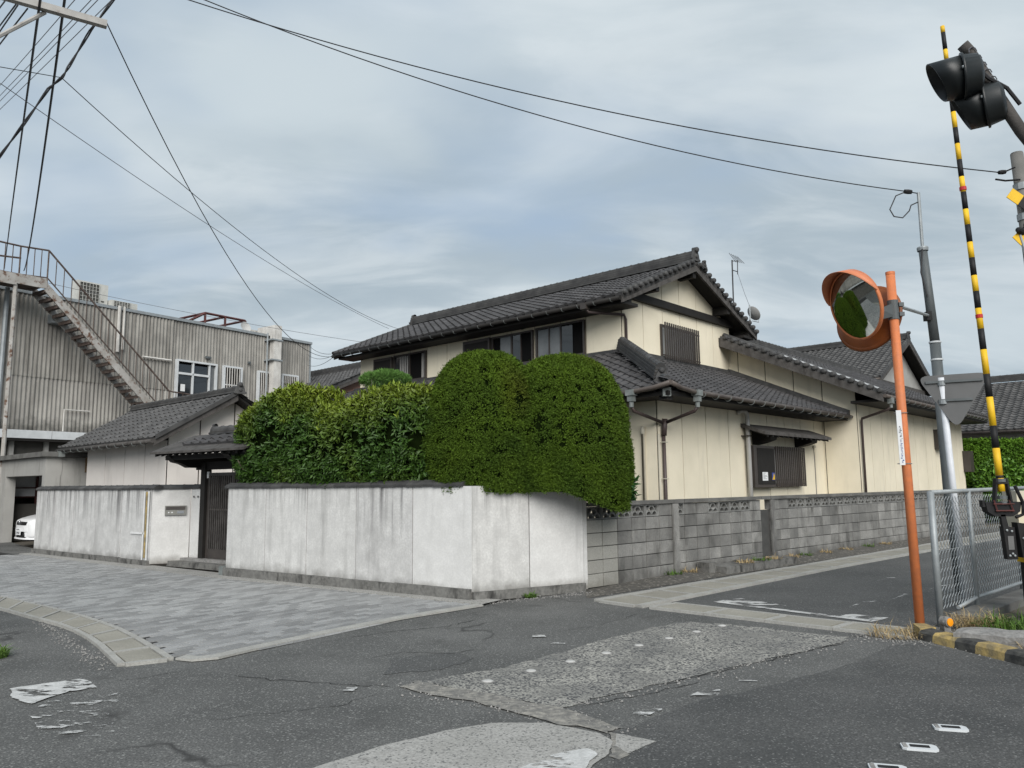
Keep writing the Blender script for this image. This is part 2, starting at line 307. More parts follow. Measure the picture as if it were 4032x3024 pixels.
def mass(name, me, parent, mats, m):  # many copies of a small mesh joined into one object of kind stuff
    if not mats: return None
    nv = len(me.vertices); vv = np.empty(nv * 3); me.vertices.foreach_get('co', vv); vv = vv.reshape(-1, 3)
    fc = [tuple(p.vertices) for p in me.polygons]; l = np.array(wloc(parent)) if parent else np.zeros(3)
    vs = []; fs = []
    for i, q in enumerate(mats):
        a = np.array(q); vs.append(vv @ a[:3, :3].T + a[:3, 3] - l); fs += [tuple(k + i * nv for k in f) for f in fc]
    mm = bpy.data.meshes.new(name); mm.from_pydata(np.concatenate(vs).tolist(), [], fs); mm.materials.append(G[m]); mm.update()
    at = mm.attributes.new('rv', 'FLOAT', 'POINT'); at.data.foreach_set('value', np.repeat(np.random.default_rng(len(mats)).random(len(mats)), nv).astype(np.float32))
    o = bpy.data.objects.new(name, mm); COL.objects.link(o); o['kind'] = 'stuff'
    if parent: o.parent = parent
    return o
def pieces(name, me, parent, mats, m, lim=300, massname=None):
    cams = V((0, 0, 1.5)); mats = sorted(mats, key=lambda q: (q.translation - cams).length)
    for q in mats[:lim]: inst(name, me, parent, q)
    mass(massname or name + '_field', me, parent, mats[lim:], m)
def sheet(name, poly, z, m, parent=None, rag=0., n=1):
    P = []
    for i, a in enumerate(poly):
        b = poly[(i + 1) % len(poly)]; L_ = math.hypot(b[0] - a[0], b[1] - a[1]); k = max(1, int(L_ / (.07 if L_ > .35 else .018))) if rag else 1
        for j in range(k):
            t = j / k; x = a[0] + (b[0] - a[0]) * t; y = a[1] + (b[1] - a[1]) * t
            if rag and j:
                q = noise.noise_vector(V((x * 5, y * 5, z * 50))) + noise.noise_vector(V((x * 17, y * 17, 3))) * .5; x += q.x * rag; y += q.y * rag
            P.append((x, y, z))
    b = MB(); b.add(P, [tuple(range(len(P)))]); 
    o = b.build(name, m, parent)
    me = o.data
    if me.polygons[0].normal.z < 0: me.flip_normals()
    return o
def inpoly(x, y, P):
    c = False; j = len(P) - 1
    for i in range(len(P)):
        if (P[i][1] > y) != (P[j][1] > y) and x < (P[j][0] - P[i][0]) * (y - P[i][1]) / (P[j][1] - P[i][1]) + P[i][0]: c = not c
        j = i
    return c
# ------------------------------------------------------------------ ground and road
ORD = ['first', 'second', 'third', 'fourth', 'fifth', 'sixth', 'seventh', 'eighth', 'ninth', 'tenth', 'eleventh', 'twelfth']
gb = MB(); gb.add([(-700, -700, -.03), (700, -700, -.03), (700, 900, -.03), (-700, 900, -.03)], [(0, 1, 2, 3)])
struct(gb.build('ground', 'earth'))
road = struct(sheet('road', [(-60, -40), (14, -40), (14, -2), (4.6, 4.2), (4.5, 7.9), (40, 40.5), (60, 59), (55, 62), (9.5, 19.0), (1.2, 11.2), (.7, 10.75), (-.42, 10.0), (-5, 13.2), (-7, 15.2), (-11.5, 19), (-15, 23), (-40, 45), (-60, 45)], 0, 'asphalt'))
sheet('worn_lane', [(1.6, 9.85), (3.8, 7.8), (4.4, 8.2), (7, 10.6), (40, 41), (38, 43), (7, 15.4), (5.5, 13.5)], .004, 'asphalt_lane', road)
sheet('fresh_patch', [(.60, 4.86), (1.22, 5.49), (1.95, 5.95), (2.86, 6.63), (3.40, 7.22), (3.74, 7.34), (3.90, 6.94), (4.2, 6.0), (5, 3), (3, 1.5), (.2, 2.6), (.55, 4.5)], .004, 'asphalt_new', road, .02)
sheet('old_patch', [(-1.05, 6.35), (-1.05, 6.95), (-.55, 7.12), (-.35, 6.9), (-.6, 6.5)], .003, 'asphalt_lane', road, .05)
rp = sheet('rough_patch', [(-.74, 6.14), (-.08, 6.53), (.92, 7.71), (1.70, 8.45), (1.92, 8.52), (2.2, 8.38), (3.21, 7.63), (3.07, 7.42), (2.1, 6.72), (1.08, 5.98), (.52, 5.6), (.32, 5.36), (-.06, 5.66)], .005, 'rough', road, .05)
sheet('broken_strip', [(-.86, 5.96), (-.74, 6.13), (-.06, 5.64), (.32, 5.35), (.70, 4.93), (.55, 4.84), (.2, 5.1), (-.2, 5.45)], .009, 'rubble', road, .06)
sheet('concrete_slab', [(-1.9, 3.4), (-1.07, 4.34), (-.78, 4.66), (-.43, 4.93), (-.14, 5.07), (.18, 5.07), (.50, 4.85), (.56, 4.7), (.50, 4.47), (.40, 4.3), (.1, 3.5)], .007, 'slab', road, .015)
sheet('concrete_slab', [(.60, 4.84), (.82, 4.69), (.62, 4.50), (.56, 4.62)], .0075, 'slab', road, .02)
sheet('cracked_edge', [(.56, 4.86), (.6, 4.84), (.565, 4.62), (.63, 4.48), (.56, 4.40), (.51, 4.46), (.535, 4.6)], .0062, 'rubble', road, .025)
def mark(poly, z, m, rag=.02): return sheet('paint_mark', poly, z, m, road, rag)
mark([(-3.80, 6.02), (-3.43, 6.30), (-3.14, 6.02), (-3.30, 5.94), (-3.38, 5.60), (-3.62, 5.76)], .010, 'paint_a', .03)
mark([(-3.3, 5.95), (-2.9, 5.9), (-2.45, 4.9), (-2.8, 4.85), (-3.3, 5.4)], .0095, 'paint_b', .03)
mark([(2.48, 9.86), (2.90, 10.15), (3.27, 9.50), (2.95, 9.56)], .010, 'paint_c', .02)
mark([(2.50, 9.80), (2.56, 9.87), (3.82, 8.49), (3.74, 8.41)], .011, 'paint_a', .008)
mark([(3.55, 8.70), (3.76, 8.88), (4.08, 8.63), (3.76, 8.38)], .0105, 'paint_c', .02)
mark([(1.22, 5.63), (1.30, 5.74), (1.48, 5.78), (1.42, 5.63)], .012, 'paint_c', .02)
mark([(.75, 5.18), (.83, 5.32), (.97, 5.33), (.84, 5.16)], .012, 'paint_c', .03)
mark([(0.0, 4.25), (.22, 4.48), (.40, 4.57), (.45, 4.48), (.36, 4.25), (.1, 4.1)], .013, 'paint_a', .02)
for i, (x, y) in enumerate([(-1.23, 5.90), (.40, 7.46), (.24, 7.80), (1.75, 6.05)]): mark([(x - .07, y - .03), (x + .07, y - .04), (x + .06, y + .05), (x - .06, y + .04)], .012, 'paint_c', .03)
for i, (x, y) in enumerate([(5.0, 10.2), (5.9, 11.0), (5.6, 11.9), (7.2, 12.7), (4.2, 9.6)]): mark([(x - .25, y - .26), (x - .1, y - .1), (x + .3, y + .2), (x + .1, y + .15)], .010, 'paint_c', .02)
# round studs in a row over the rough patch
sb = MB(); sb.lathe([(.0, .012), (.025, .011), (.038, .007), (.044, 0)], n=14); sme = sb.mesh('stud', 'pvc', smooth=True)
sbf = MB(); sbf.lathe([(.0, .003), (.048, .003), (.052, 0)], n=14); sfm = sbf.mesh('flange', 'stone')
ends = [V((-.21, 6.10, .006)), V((2.16, 8.26, .006))]
for i in range(8):
    p = ends[0].lerp(ends[1], i / 7)
    t = thing('road_stud', ['leftmost', 'second', 'third', 'fourth', 'fifth', 'sixth', 'seventh', 'rightmost'][i] + ' round metal stud from the left in the row across the rough patch', 'road stud', p, 'round studs across the rough patch')
    inst('dome', sme, t, Matrix.Translation(p)); inst('flange', sfm, t, Matrix.Translation(p))
# rectangular reflectors
for i, (x, y, an) in enumerate([(2.615, 4.86, -.28), (2.255, 4.53, -.28), (1.93, 4.22, -.28)]):
    t = thing('road_reflector', ['farthest', 'middle', 'nearest'][i] + ' white rectangular reflector set flush in the dark asphalt', 'road stud', (x, y, .006), 'rectangular reflectors in the asphalt')
    u = V((math.cos(an), math.sin(an), 0)); v = V((-u.y, u.x, 0)); c = V((x, y, .005))
    b = MB(); poly = [c + u * a + v * d for a, d in ((-.09, -.035), (-.07, -.05), (.075, -.05), (.095, -.03), (.095, .03), (.075, .05), (-.07, .05), (-.09, .035))]
    b.prism(poly, (0, 0, .012)); b.build('housing', 'alu', t)
    b = MB(); b.obox(c - u * .045 - v * .018 + V((0, 0, .0125)), u * .10, v * .036, (0, 0, .003)); b.build('lens', 'black', t)
    b = MB(); b.obox(c - u * .082 - v * .035 + V((0, 0, .0125)), u * .022, v * .07, (0, 0, .003)); b.build('reflector_strip', 'stone', t)
# ------------------------------------------------------------------ pavers
PAVE = [(-.46, 9.72), (-1.27, 8.89), (-2.40, 7.32), (-2.62, 7.02), (-2.80, 6.95), (-2.99, 7.03), (-3.67, 7.90), (-4.13, 8.43), (-4.86, 9.16), (-6.03, 10.15), (-7.13, 11.02), (-9.5, 12.7), (-13, 14.8), (-17, 17), (-15.5, 20.6), (-12.6, 18.9), (-7.0, 14.45), (-5.0, 12.85)]
pv = struct(sheet('paved_forecourt', PAVE, .004, 'joint'))
WD = V((.8176, -.5758, 0)); WNV = V((.5758, .8176, 0))
pb_ = MB(); q = .0945; h = .0440; e = .006
pb_.add([(-q, -h, 0), (q, -h, 0), (q, h, 0), (-q, h, 0), (-q + e, -h + e, .014), (q - e, -h + e, .014), (q - e, h - e, .014), (-q + e, h - e, .014)], [(4, 5, 6, 7), (0, 1, 5, 4), (1, 2, 6, 5), (2, 3, 7, 6), (3, 0, 4, 7)])
pme = pb_.mesh('paver', 'paver'); pm = []
for i in range(-190, 60):
    for j in range(-70, 130):
        k4 = 3
        if j % 2: continue
        o = V((-3, 8, 0)) + WD * (.1 * i) + WNV * (.1 * j + (.1 if i % 2 else 0))
        if not any(inpoly(o.x + dx, o.y + dy, PAVE) for dx, dy in (((0, 0), (.02, .02), (-.05, -.04), (-.075, -.07)) if o.y > 7.35 else ((0, 0), (-.05, -.04), (0, -.07), (.04, -.06), (-.04, -.06)))): continue
        if (o - V((0, 0, 0))).length > 21: continue
        zz_ = .005 + noise.noise(V((o.x * .9, o.y * .9, 0))) * .003 + RN.uniform(-.0012, .0012)
        pm.append(frame((o.x, o.y, zz_), WD if k4 == 0 else WNV, WNV if k4 == 0 else -WD, (0, 0, 1)) @ Matrix.Rotation(RN.uniform(-.012, .012), 4, 'Z') @ Matrix.Rotation(RN.uniform(-.008, .008), 4, 'X'))
pieces('paver', pme, pv, pm, 'paver_far', 300)
# pale rim along the forecourt's road edge
def strip(name, pts, wd, z, m, parent=None, hgt=.02):
    b = MB(); P = [V((*p, z)) for p in pts]; Q = []
    for i in range(len(P)):
        d = (P[min(i + 1, len(P) - 1)] - P[i]).normalized() + (P[i] - P[max(i - 1, 0)]).normalized(); d.normalize(); Q.append(P[i] + V((-d.y, d.x, 0)) * wd)
    dn = V((0, 0, -hgt))
    for i in range(len(P) - 1): b.add([P[i], P[i + 1], Q[i + 1], Q[i], P[i] + dn, P[i + 1] + dn, Q[i + 1] + dn, Q[i] + dn], [(0, 1, 2, 3), (0, 4, 5, 1), (3, 2, 6, 7)])
    return b.build(name, m, parent)
strip('kerb_rim', [(-2.95, 6.93), (-2.78, 6.86), (-2.58, 6.94), (-2.40, 7.24), (-1.9, 7.98), (-1.24, 8.84), (-.38, 9.70)], .13, .027, 'rim', pv)
struct(strip('wall_foot_strip', [(-.40, 9.75), (-5.0, 12.95), (-7.0, 14.5), (-11.3, 17.9)], -.42, .026, 'slab', hgt=.03))
# ------------------------------------------------------------------ drains with concrete covers
def drain(name, inner, outer, rim, ln, z=.027):
    root = struct(MB().add([(*p, .0065) for p in inner] + [(*p, .0065) for p in reversed(outer)], [tuple(range(len(inner) + len(outer)))]).build(name, 'joint'))
    if root.data.polygons[0].normal.z < 0: root.data.flip_normals()
    def at(pl, d):
        for i in range(len(pl) - 1):
            a, b = V((*pl[i], 0)), V((*pl[i + 1], 0)); L_ = (b - a).length
            if d <= L_ or i == len(pl) - 2: return a + (b - a) * (d / L_)
            d -= L_
    Li = sum(math.dist(inner[i], inner[i + 1]) for i in range(len(inner) - 1)); Lo = sum(math.dist(outer[i], outer[i + 1]) for i in range(len(outer) - 1))
    n = max(1, int(Li / ln))
    for k in range(n):
        p = [at(inner, Li * k / n), at(inner, Li * (k + 1) / n), at(outer, Lo * (k + 1) / n), at(outer, Lo * k / n)]
        wdt = (p[0] - p[3]).length; f = rim / wdt; g_ = .008 / ln
        def mixp(s, t): return (p[0].lerp(p[1], s)).lerp(p[3].lerp(p[2], s), t)
        for t0, t1, mm, nm, s0, s1, dz in ((f + .035, 1 - f - .035, 'ditch', 'cover', .085, .915, 0), (0, f, 'rim', 'rim_block', g_ * .3, 1 - g_ * .3, .003), (1 - f, 1, 'rim', 'rim_block', g_ * .3, 1 - g_ * .3, .003), (f, 1 - f, 'rim', 'rim_block', -.055, .055, .002)):
            b = MB(); jz = RN.uniform(-.003, .003)
            pl = [mixp(s0, t0), mixp(s1, t0), mixp(s1, t1), mixp(s0, t1)]
            b.prism([V((a.x, a.y, -.01)) for a in pl], (0, 0, z + dz + .01 + jz)); b.build(nm, mm, root)
    return root
drain('roadside_drain', [(-2.97, 6.94), (-3.67, 7.83), (-4.13, 8.36), (-4.86, 9.09), (-6.03, 10.08), (-7.13, 10.95), (-9.5, 12.62)], [(-3.35, 6.72), (-3.99, 7.58), (-4.49, 8.19), (-4.97, 8.65), (-5.44, 9.03), (-6.39, 9.83), (-8.7, 11.55)], .06, .62)
drain('lane_drain', [(1.01, 10.04), (6.11, 14.80), (14, 22.2), (22, 29.7)], [(1.53, 9.47), (5.70, 13.55), (14.4, 21.6), (22.4, 29.0)], .11, .62, .03)
drain('cross_drain', [(1.98, 9.72), (4.05, 7.82)], [(1.60, 9.40), (3.72, 7.50)], .05, .66)
# earth verge between the lane drain and the block wall
b = MB(); n = 60; vs = []
for i in range(n + 1):
    t = i / n
    a = V((.95, 10.3, 0)).lerp(V((16, 24.0, 0)), t); c = V((.98, 11.06, 0)).lerp(V((16, 24.75, 0)), t)
    for j in range(5):
        p = a.lerp(c, j / 4); zq = [.004, .03, .05, .07, .075][j] * min(1, t * 8) + noise.noise(V((p.x * 3, p.y * 3, 0))) * .015 * (j > 0)
        vs.append((p.x, p.y, zq + .004))
b.add(vs, [(i * 5 + j, (i + 1) * 5 + j, (i + 1) * 5 + j + 1, i * 5 + j + 1) for i in range(n) for j in range(4)])
vg = struct(b.build('verge', 'soil', smooth=True))
if vg.data.polygons[0].normal.z < 0: vg.data.flip_normals()
# rail-side ground beyond the kerb
sheet('trackside_ground', [(3.95, 7.55), (4.45, 8.0), (14, 17), (30, 31), (45, 30), (30, 5), (8, 2.5), (4.35, 5.6), (4.2, 6.45), (4.05, 7.2)], .006, 'earth')['kind'] = 'structure'

# cracks and sealed seams in the asphalt
def crack(pts, wd, seed, m='joint'):
    r = random.Random(seed); P = []
    for i in range(len(pts) - 1):
        k = max(2, int(math.dist(pts[i], pts[i + 1]) / .06))
        for j in range(k): t = j / k; P.append((pts[i][0] + (pts[i + 1][0] - pts[i][0]) * t + r.gauss(0, .014), pts[i][1] + (pts[i + 1][1] - pts[i][1]) * t + r.gauss(0, .014)))
    b = MB(); vs = []
    for i, p in enumerate(P):
        q = P[min(i + 1, len(P) - 1)]; o = P[max(i - 1, 0)]; d = math.atan2(q[1] - o[1], q[0] - o[0]); w_ = wd * .6 * r.uniform(.2, 1.2) * min(1, i / 3 + .1) * min(1, (len(P) - 1 - i) / 3 + .1)
        vs += [(p[0] - math.sin(d) * w_, p[1] + math.cos(d) * w_, .0045), (p[0] + math.sin(d) * w_, p[1] - math.cos(d) * w_, .0045)]
    b.add(vs, [(2 * i, 2 * i + 1, 2 * i + 3, 2 * i + 2) for i in range(len(P) - 1)]); o = b.build('crack', m, road)
    if o.data.polygons[0].normal.z < 0: o.data.flip_normals()
crack([(-1.9, 7.6), (-1.35, 8.1), (-.7, 8.45), (-.35, 8.9)], .009, 1); crack([(-2.3, 6.4), (-1.6, 6.15), (-.85, 5.97)], .010, 2); crack([(-1.3, 6.9), (-1.0, 7.2), (-.6, 7.1), (-.2, 7.3)], .007, 3)
crack([(.35, 8.0), (.9, 8.4), (1.3, 8.9), (1.5, 9.3)], .006, 4); crack([(-.55, 4.75), (-.2, 4.9), (.1, 5.02)], .008, 5); crack([(1.1, 5.95), (2.1, 6.7), (3.1, 7.4)], .014, 6); crack([(.4, 5.4), (1.0, 5.75), (1.5, 6.1)], .009, 7)
crack([(-4.2, 5.4), (-3.0, 6.3), (-2.5, 6.75)], .006, 8); crack([(3.2, 7.6), (3.5, 7.75), (3.75, 7.7)], .012, 9); crack([(-2.0, 5.2), (-1.2, 5.5), (-.9, 5.9)], .006, 10)
# loose grit along edges: too small to count
def grit(name, lines, n, sz, seed, m='stone'):
    r = random.Random(seed); b = MB()
    for i in range(n):
        a, c, wd = lines[i % len(lines)]; t = r.random(); x = a[0] + (c[0] - a[0]) * t + r.gauss(0, wd); y = a[1] + (c[1] - a[1]) * t + r.gauss(0, wd); s_ = sz * r.uniform(.3, 1.3); an = r.uniform(0, 6.28)
        p = [(x + s_ * r.uniform(.6, 1) * math.cos(an + k * 1.57), y + s_ * r.uniform(.6, 1) * math.sin(an + k * 1.57), .004) for k in range(4)]; b.add(p + [(x + s_ * .1, y, .006 + s_ * r.uniform(.5, .9))], [(0, 1, 4), (1, 2, 4), (2, 3, 4), (3, 0, 4)])
    o = b.build(name, m); o['kind'] = 'stuff'; return o
grit('grit', [((1.1, 10.6), (7, 15.9), .18), ((1.2, 11.0), (9, 18.0), .12), ((-.8, 6.0), (.6, 4.95), .10), ((3.3, 7.55), (4.0, 7.5), .16), ((4.1, 7.4), (4.9, 7.6), .25), ((-3.4, 6.65), (-5.4, 9.0), .06), ((.3, 5.4), (3.1, 7.4), .08), ((-.4, 9.95), (1.1, 10.8), .08), ((4.3, 6.9), (4.6, 5.9), .2), ((-.4, 9.9), (-4.8, 13.0), .07)], 2600, .012, 4)
# ------------------------------------------------------------------ roof kit
def tile_me(name, m, w=.268, l=.285, drop=.028, disc=False):
    pr = [(0, .034), (.035, .048), (.07, .036), (.105, .010), (.15, .0), (.20, .004), (.245, .022), (.268, .034)]
    pr = [(x * w / .268, h) for x, h in pr]; b = MB(); n = len(pr); vs = []
    for x, h in pr: vs += [(x, 0, h + .032 - drop), (x, -.004, h + .032), (x, l, h)]
    fs = []
    for i in range(n - 1): fs += [(i * 3, (i + 1) * 3, (i + 1) * 3 + 1, i * 3 + 1), (i * 3 + 1, (i + 1) * 3 + 1, (i + 1) * 3 + 2, i * 3 + 2)]
    b.add(vs, fs)
    if disc:
        c = V((.035, -.012, .052)); k = 8
        b.add([c + V((.042 * math.cos(2 * math.pi * i / k), 0, .042 * math.sin(2 * math.pi * i / k))) for i in range(k)] + [c + V((.042 * math.cos(2 * math.pi * i / k), .05, .042 * math.sin(2 * math.pi * i / k))) for i in range(k)], [tuple(range(k))] + [(i, k + i, k + (i + 1) % k, (i + 1) % k) for i in range(k)])
        b.add([(.07, -.006, -.035), (w, -.006, -.03), (w, -.006, .06), (.07, -.006, .05)], [(0, 1, 2, 3)])
    return b.mesh(name, m)
TILE = {k: tile_me('tile', k) for k in ('tile', 'tile2')}
EAVE = {k: tile_me('eave_tile', k, disc=True) for k in ('tile', 'tile2')}
def cap_me():                       # half-round cap, runs along +x
    b = MB(); n = 7; vs = []
    for x, r in ((0, .078), (.03, .08), (.031, .070), (.27, .066)):
        for j in range(n): a = math.pi * j / (n - 1); vs.append((x, r * math.cos(a), r * math.sin(a) * .9))
    b.add(vs, [(i * n + j, (i + 1) * n + j, (i + 1) * n + j + 1, i * n + j + 1) for i in range(3) for j in range(n - 1)] + [tuple(range(n - 1, -1, -1))])
    return b.mesh('ridge_cap', 'ridge', smooth=False)
CAP = cap_me()
def verge_me():                     # runs along +y (up slope); +x is outward; flap hangs
    b = MB(); n = 6; vs = []
    for y, r in ((0, .062), (.03, .062), (.235, .052)):
        for j in range(n): a = math.pi * j / (n - 1); vs.append((.0 + r * math.cos(a), y, .04 + r * math.sin(a)))
    b.add(vs, [(i * n + j, i * n + j + 1, (i + 1) * n + j + 1, (i + 1) * n + j) for i in range(2) for j in range(n - 1)] + [tuple(range(n))])
    b.add([(.05, 0, -.10), (.05, .25, -.085), (.05, .25, .05), (.05, 0, .06), (.028, 0, -.10), (.028, .25, -.085), (.028, .25, .05), (.028, 0, .06)], [(0, 1, 2, 3), (4, 7, 6, 5), (0, 4, 5, 1), (0, 3, 7, 4)])
    return b.mesh('verge_tile', 'ridge')
VERGE = verge_me()
def knob_me():                      # verge tile with a round button end facing +x
    b = MB(); b.lathe([(.0, .075), (.04, .07), (.062, .045), (.066, 0), (.06, -.12)], (0, .06, .05), (1, 0, 0), 10)
    b.add([(.0, -.02, -.09), (.0, .235, -.08), (.0, .235, .05), (.0, -.02, .06)], [(0, 1, 2, 3)])
    return b.mesh('verge_tile', 'ridge')
KNOB = knob_me()
def slope(O, u, v, W, L, keep=None, kind='tile', pitch=.268, expo=.232):
    """tile matrices over a slope: O eave corner, u along the eave, v up the slope, u x v = outward normal"""
    O, u, v = V(O), V(u).normalized(), V(v).normalized(); n = u.cross(v); out = []; eav = []
    nc = int(W / pitch + .5); nr = int(L / expo)
    for r in range(nr):
        for c in range(nc):
            s, t = c * pitch, r * expo
            if keep and not keep(s + pitch / 2, t + .1): continue
            m = frame(O + u * (s + RN.uniform(-.003, .003)) + v * (t + RN.uniform(-.004, .004)) + n * RN.uniform(0, .004), u, v, n)
            (eav if r == 0 else out).append(m)
    return out, eav
def ridge_run(parent, P, Q, lay=3, wd=.2, h=.055, m='ridge', step=.235, name='ridge'):
    P, Q = V(P), V(Q); d = (Q - P); L_ = d.length; d.normalize(); s = V((-d.y, d.x, 0)).normalized(); up = s.cross(d) * -1
    if up.z < 0: up = -up
    for k in range(lay):
        ww = wd - .02 * k; b = MB(); b.obox(P - s * ww / 2 + up * (k * h), d * L_, s * ww, up * (h - .012)); b.build('ridge_course', m, parent)
        b = MB(); b.obox(P - s * (ww / 2 - .012) + up * (k * h + h - .0125), d * L_, s * (ww - .024), up * .012); b.build('ridge_joint', 'seam', parent)
    k = 0; x = 0.
    while x < L_ - .05:
        inst('ridge_cap', CAP, parent, frame(P + d * x + up * (lay * h - .01), d, up.cross(d), up)); x += step
def oni(parent, P, d, sc=1., name='ridge_end_tile'):      # ornamental end tile, d = direction it faces
    P, d = V(P), V(d).normalized(); s = V((-d.y, d.x, 0)).normalized(); up = V((0, 0, 1)); b = MB()
    pr = [(-.20, 0), (-.23, .05), (-.17, .08), (-.15, .16), (-.11, .25), (-.05, .31), (0, .33), (.05, .31), (.11, .25), (.15, .16), (.17, .08), (.23, .05), (.20, 0)]
    b.prism([P + s * x * sc + up * z * sc for x, z in pr], d * .06 * sc); b.lathe([(0, .17 * sc), (.05 * sc, .16 * sc), (.075 * sc, .13 * sc), (.08 * sc, 0)], P + up * .30 * sc - d * .03, d, 10)
    b.lathe([(0, .10 * sc), (.05 * sc, .09 * sc), (.07 * sc, .05 * sc)], P + up * .13 * sc, d, 9)
    return b.build(name, 'ridge', parent)
# house frame
P0 = V((2.59, 13.76, 0)); HR = V((.67944, .73373, 0)); HL = V((-.73373, .67944, 0)); UP = V((0, 0, 1))
def H(a, b, z=0): return P0 + HR * a + HL * b + UP * z
def hbox(mb, a0, a1, b0, b1, z0, z1): return mb.obox(H(a0, b0, z0), HR * (a1 - a0), HL * (b1 - b0), UP * (z1 - z0))
def panels(parent, org, d, nrm, cuts, z0, top, m, gap=.012, th=.018, name='wall_panel'):
    """cladding sheets between the cuts along d from org; top: number or function of s"""
    org, d, nrm = V(org), V(d), V(nrm); tf = top if callable(top) else (lambda s: top)
    for i in range(len(cuts) - 1):
        s0, s1 = cuts[i] + gap, cuts[i + 1] - gap; pl = [(s0, z0), (s1, z0)]
        n = 3 if callable(top) else 1
        for k in range(n + 1): s = s1 + (s0 - s1) * k / n; pl.append((s, tf(s)))
        if min(p[1] for p in pl[2:]) < z0 + .02: pl = [p for p in pl if p[1] > z0 + .02] + [(s0, z0), (s1, z0)]; pl = sorted(set(pl), key=lambda p: math.atan2(p[1] - z0 - .05, p[0] - (s0 + s1) / 2))
        b = MB(); b.prism([org + d * s + UP * z for s, z in pl], nrm * th); b.build(name, m, parent)
def allocate(groups, lim, kind, name='tile'):
    """groups: list of (parent, matrices); the nearest lim become single tiles, the rest one mass for each roof"""
    cams = V((0, 0, 1.5)); al = [(m, p) for p, ms in groups for m in ms]; al.sort(key=lambda q: (q[0].translation - cams).length)
    for m, p in al[:lim]: inst(name, TILE[kind], p, m)
    for p, ms in groups: mass('tile_field', TILE[kind], p, [m for m, pp in al[lim:] if pp is p], kind)
def eaves(parent, ms, kind):
    for m in ms: inst('eave_tile', EAVE[kind], parent, m)
def verge(parent, P, d, out, me=None, L=None):   # tiles up a verge from P along d (unit, up slope), out = outward
    P, d, out = V(P), V(d), V(out); n = out.cross(d); flip = False
    if n.z < 0: n = -n
    x = 0.
    while x < L - .1:
        inst('verge_tile', me or VERGE, parent, frame(P + d * x, out, d, n)); x += .235
def gutter(parent, pts, r=.055, hooks=None, m='gutter', drop=V((0, 0, -1))):
    g_ = MB().tube(pts, r, 8).build('gutter', m, parent, True)
    if hooks:
        a, b_ = V(hooks[0]), V(hooks[1]); n = int((b_ - a).length / .455)
        hb = MB(); k = 7; hb.tube([V((0, .07 * math.cos(math.pi * j / k), -.075 * math.sin(math.pi * j / k))) for j in range(k + 1)], .0065, 4); me = hb.mesh('gutter_hook', 'verdigris')
        d = (b_ - a).normalized(); s = V((-d.y, d.x, 0)).normalized()
        for i in range(n + 1): inst('gutter_hook', me, g_, frame(a + (b_ - a) * (i / n), d, s, d.cross(s)))
    return g_
def window(parent, org, d, nrm, s0, s1, z0, z1, panes, fr='bronze', dep=.07, fw=.045, rails=(), name='window'):
    """panes: list of (s0,s1,z0,z1,material,depth)"""
    org, d, nrm = V(org), V(d), V(nrm)
    def bx(b, a0, a1, c0, c1, e0, e1): return b.obox(org + d * a0 + UP * c0 + nrm * e0, d * (a1 - a0), UP * (c1 - c0), nrm * (e1 - e0))
    b = MB(); bx(b, s0, s1, z1 - fw, z1, 0, dep); bx(b, s0, s1, z0, z0 + fw, 0, dep + .02); bx(b, s0, s0 + fw, z0 + fw, z1 - fw, 0, dep - .002); bx(b, s1 - fw, s1, z0 + fw, z1 - fw, 0, dep - .002)
    for (a0, a1, c0, c1) in rails: bx(b, a0, a1, c0, c1, 0, dep - .012)
    o = b.build(name, fr, parent)
    b = MB(); bx(b, s0 + .01, s1 - .01, z0 + .01, z1 - .01, .001, .006); b.build('dark_backing', 'inside', o)  # flat dark sheet, paints the shade of an opening on the wall
    for (a0, a1, c0, c1, m, e) in panes: b = MB(); bx(b, a0, a1, c0, c1, e, e + .006); b.build('pane', m, o)
    return o, bx
def slats(parent, bx, s0, s1, z0, z1, n, w, e0, e1, m, name='slat'):
    for i in range(n):
        s = s0 + (s1 - s0) * (i + .5) / n; b = MB(); bx(b, s - w / 2, s + w / 2, z0, z1, e0, e1); b.build(name, m, parent)
# ================================================================== the cream house
house = thing('house', 'two storey cream house with dark tiled roofs behind the block wall', 'house', H(0, 0, 0))
MA0, MA1, MB0, MB1 = 2.55, 7.75, 2.45, 12.40
ES, EZ, EA = .43, 5.58, 1.88
def zroof(a): return EZ + ES * ((a - EA) if a < 5.15 else (10.30 - EA - a))
b = MB(); hbox(b, MA0, MA1, MB0, MB1, 0, 5.55); hbox(b, 0, MA0 + .5, 0, 12.4, 0, 3.0); hbox(b, MA0, 7.68, 0, MB0 + .3, 0, 3.0); hbox(b, 7.68, 17.7, -.87, 6, 0, 3.35)
b.prism([H(MA0, MB0, 5.55), H(MA1, MB0, 5.55), H(MA1, MB0, zroof(MA1) - .1), H(5.15, MB0, zroof(5.15) - .1), H(MA0, MB0, zroof(MA0) - .1)], HL * 9.9)
WS, WZ, WB = .464, 3.50, -1.65
def zwing(bb): return WZ + WS * (bb - WB)
b.prism([H(7.68, -.87, 3.35), H(7.68, 2.45, 3.35), H(7.68, 2.45, zwing(2.45) - .12), H(7.68, -.87, zwing(-.87) - .12)], HR * 10)
b.build('wall', 'seam', house)
fj = [0, 1.01, 1.79, 2.63, 3.44, 4.20, 5.07, 5.90, 6.74, 7.50, 8.24, 9.11, 9.95]
panels(house, H(MA0, MB0), HL, -HR, fj, 4.1, 5.56, 'cream')
gj = [0, .86, 1.73, 2.55, 3.40, 4.25, 5.20]
panels(house, H(MA0, MB0), HR, -HL, gj, 4.1, 5.75, 'cream')
panels(house, H(MA0, MB0), HR, -HL, gj, 5.84, lambda s: zroof(MA0 + s) - .085, 'cream')
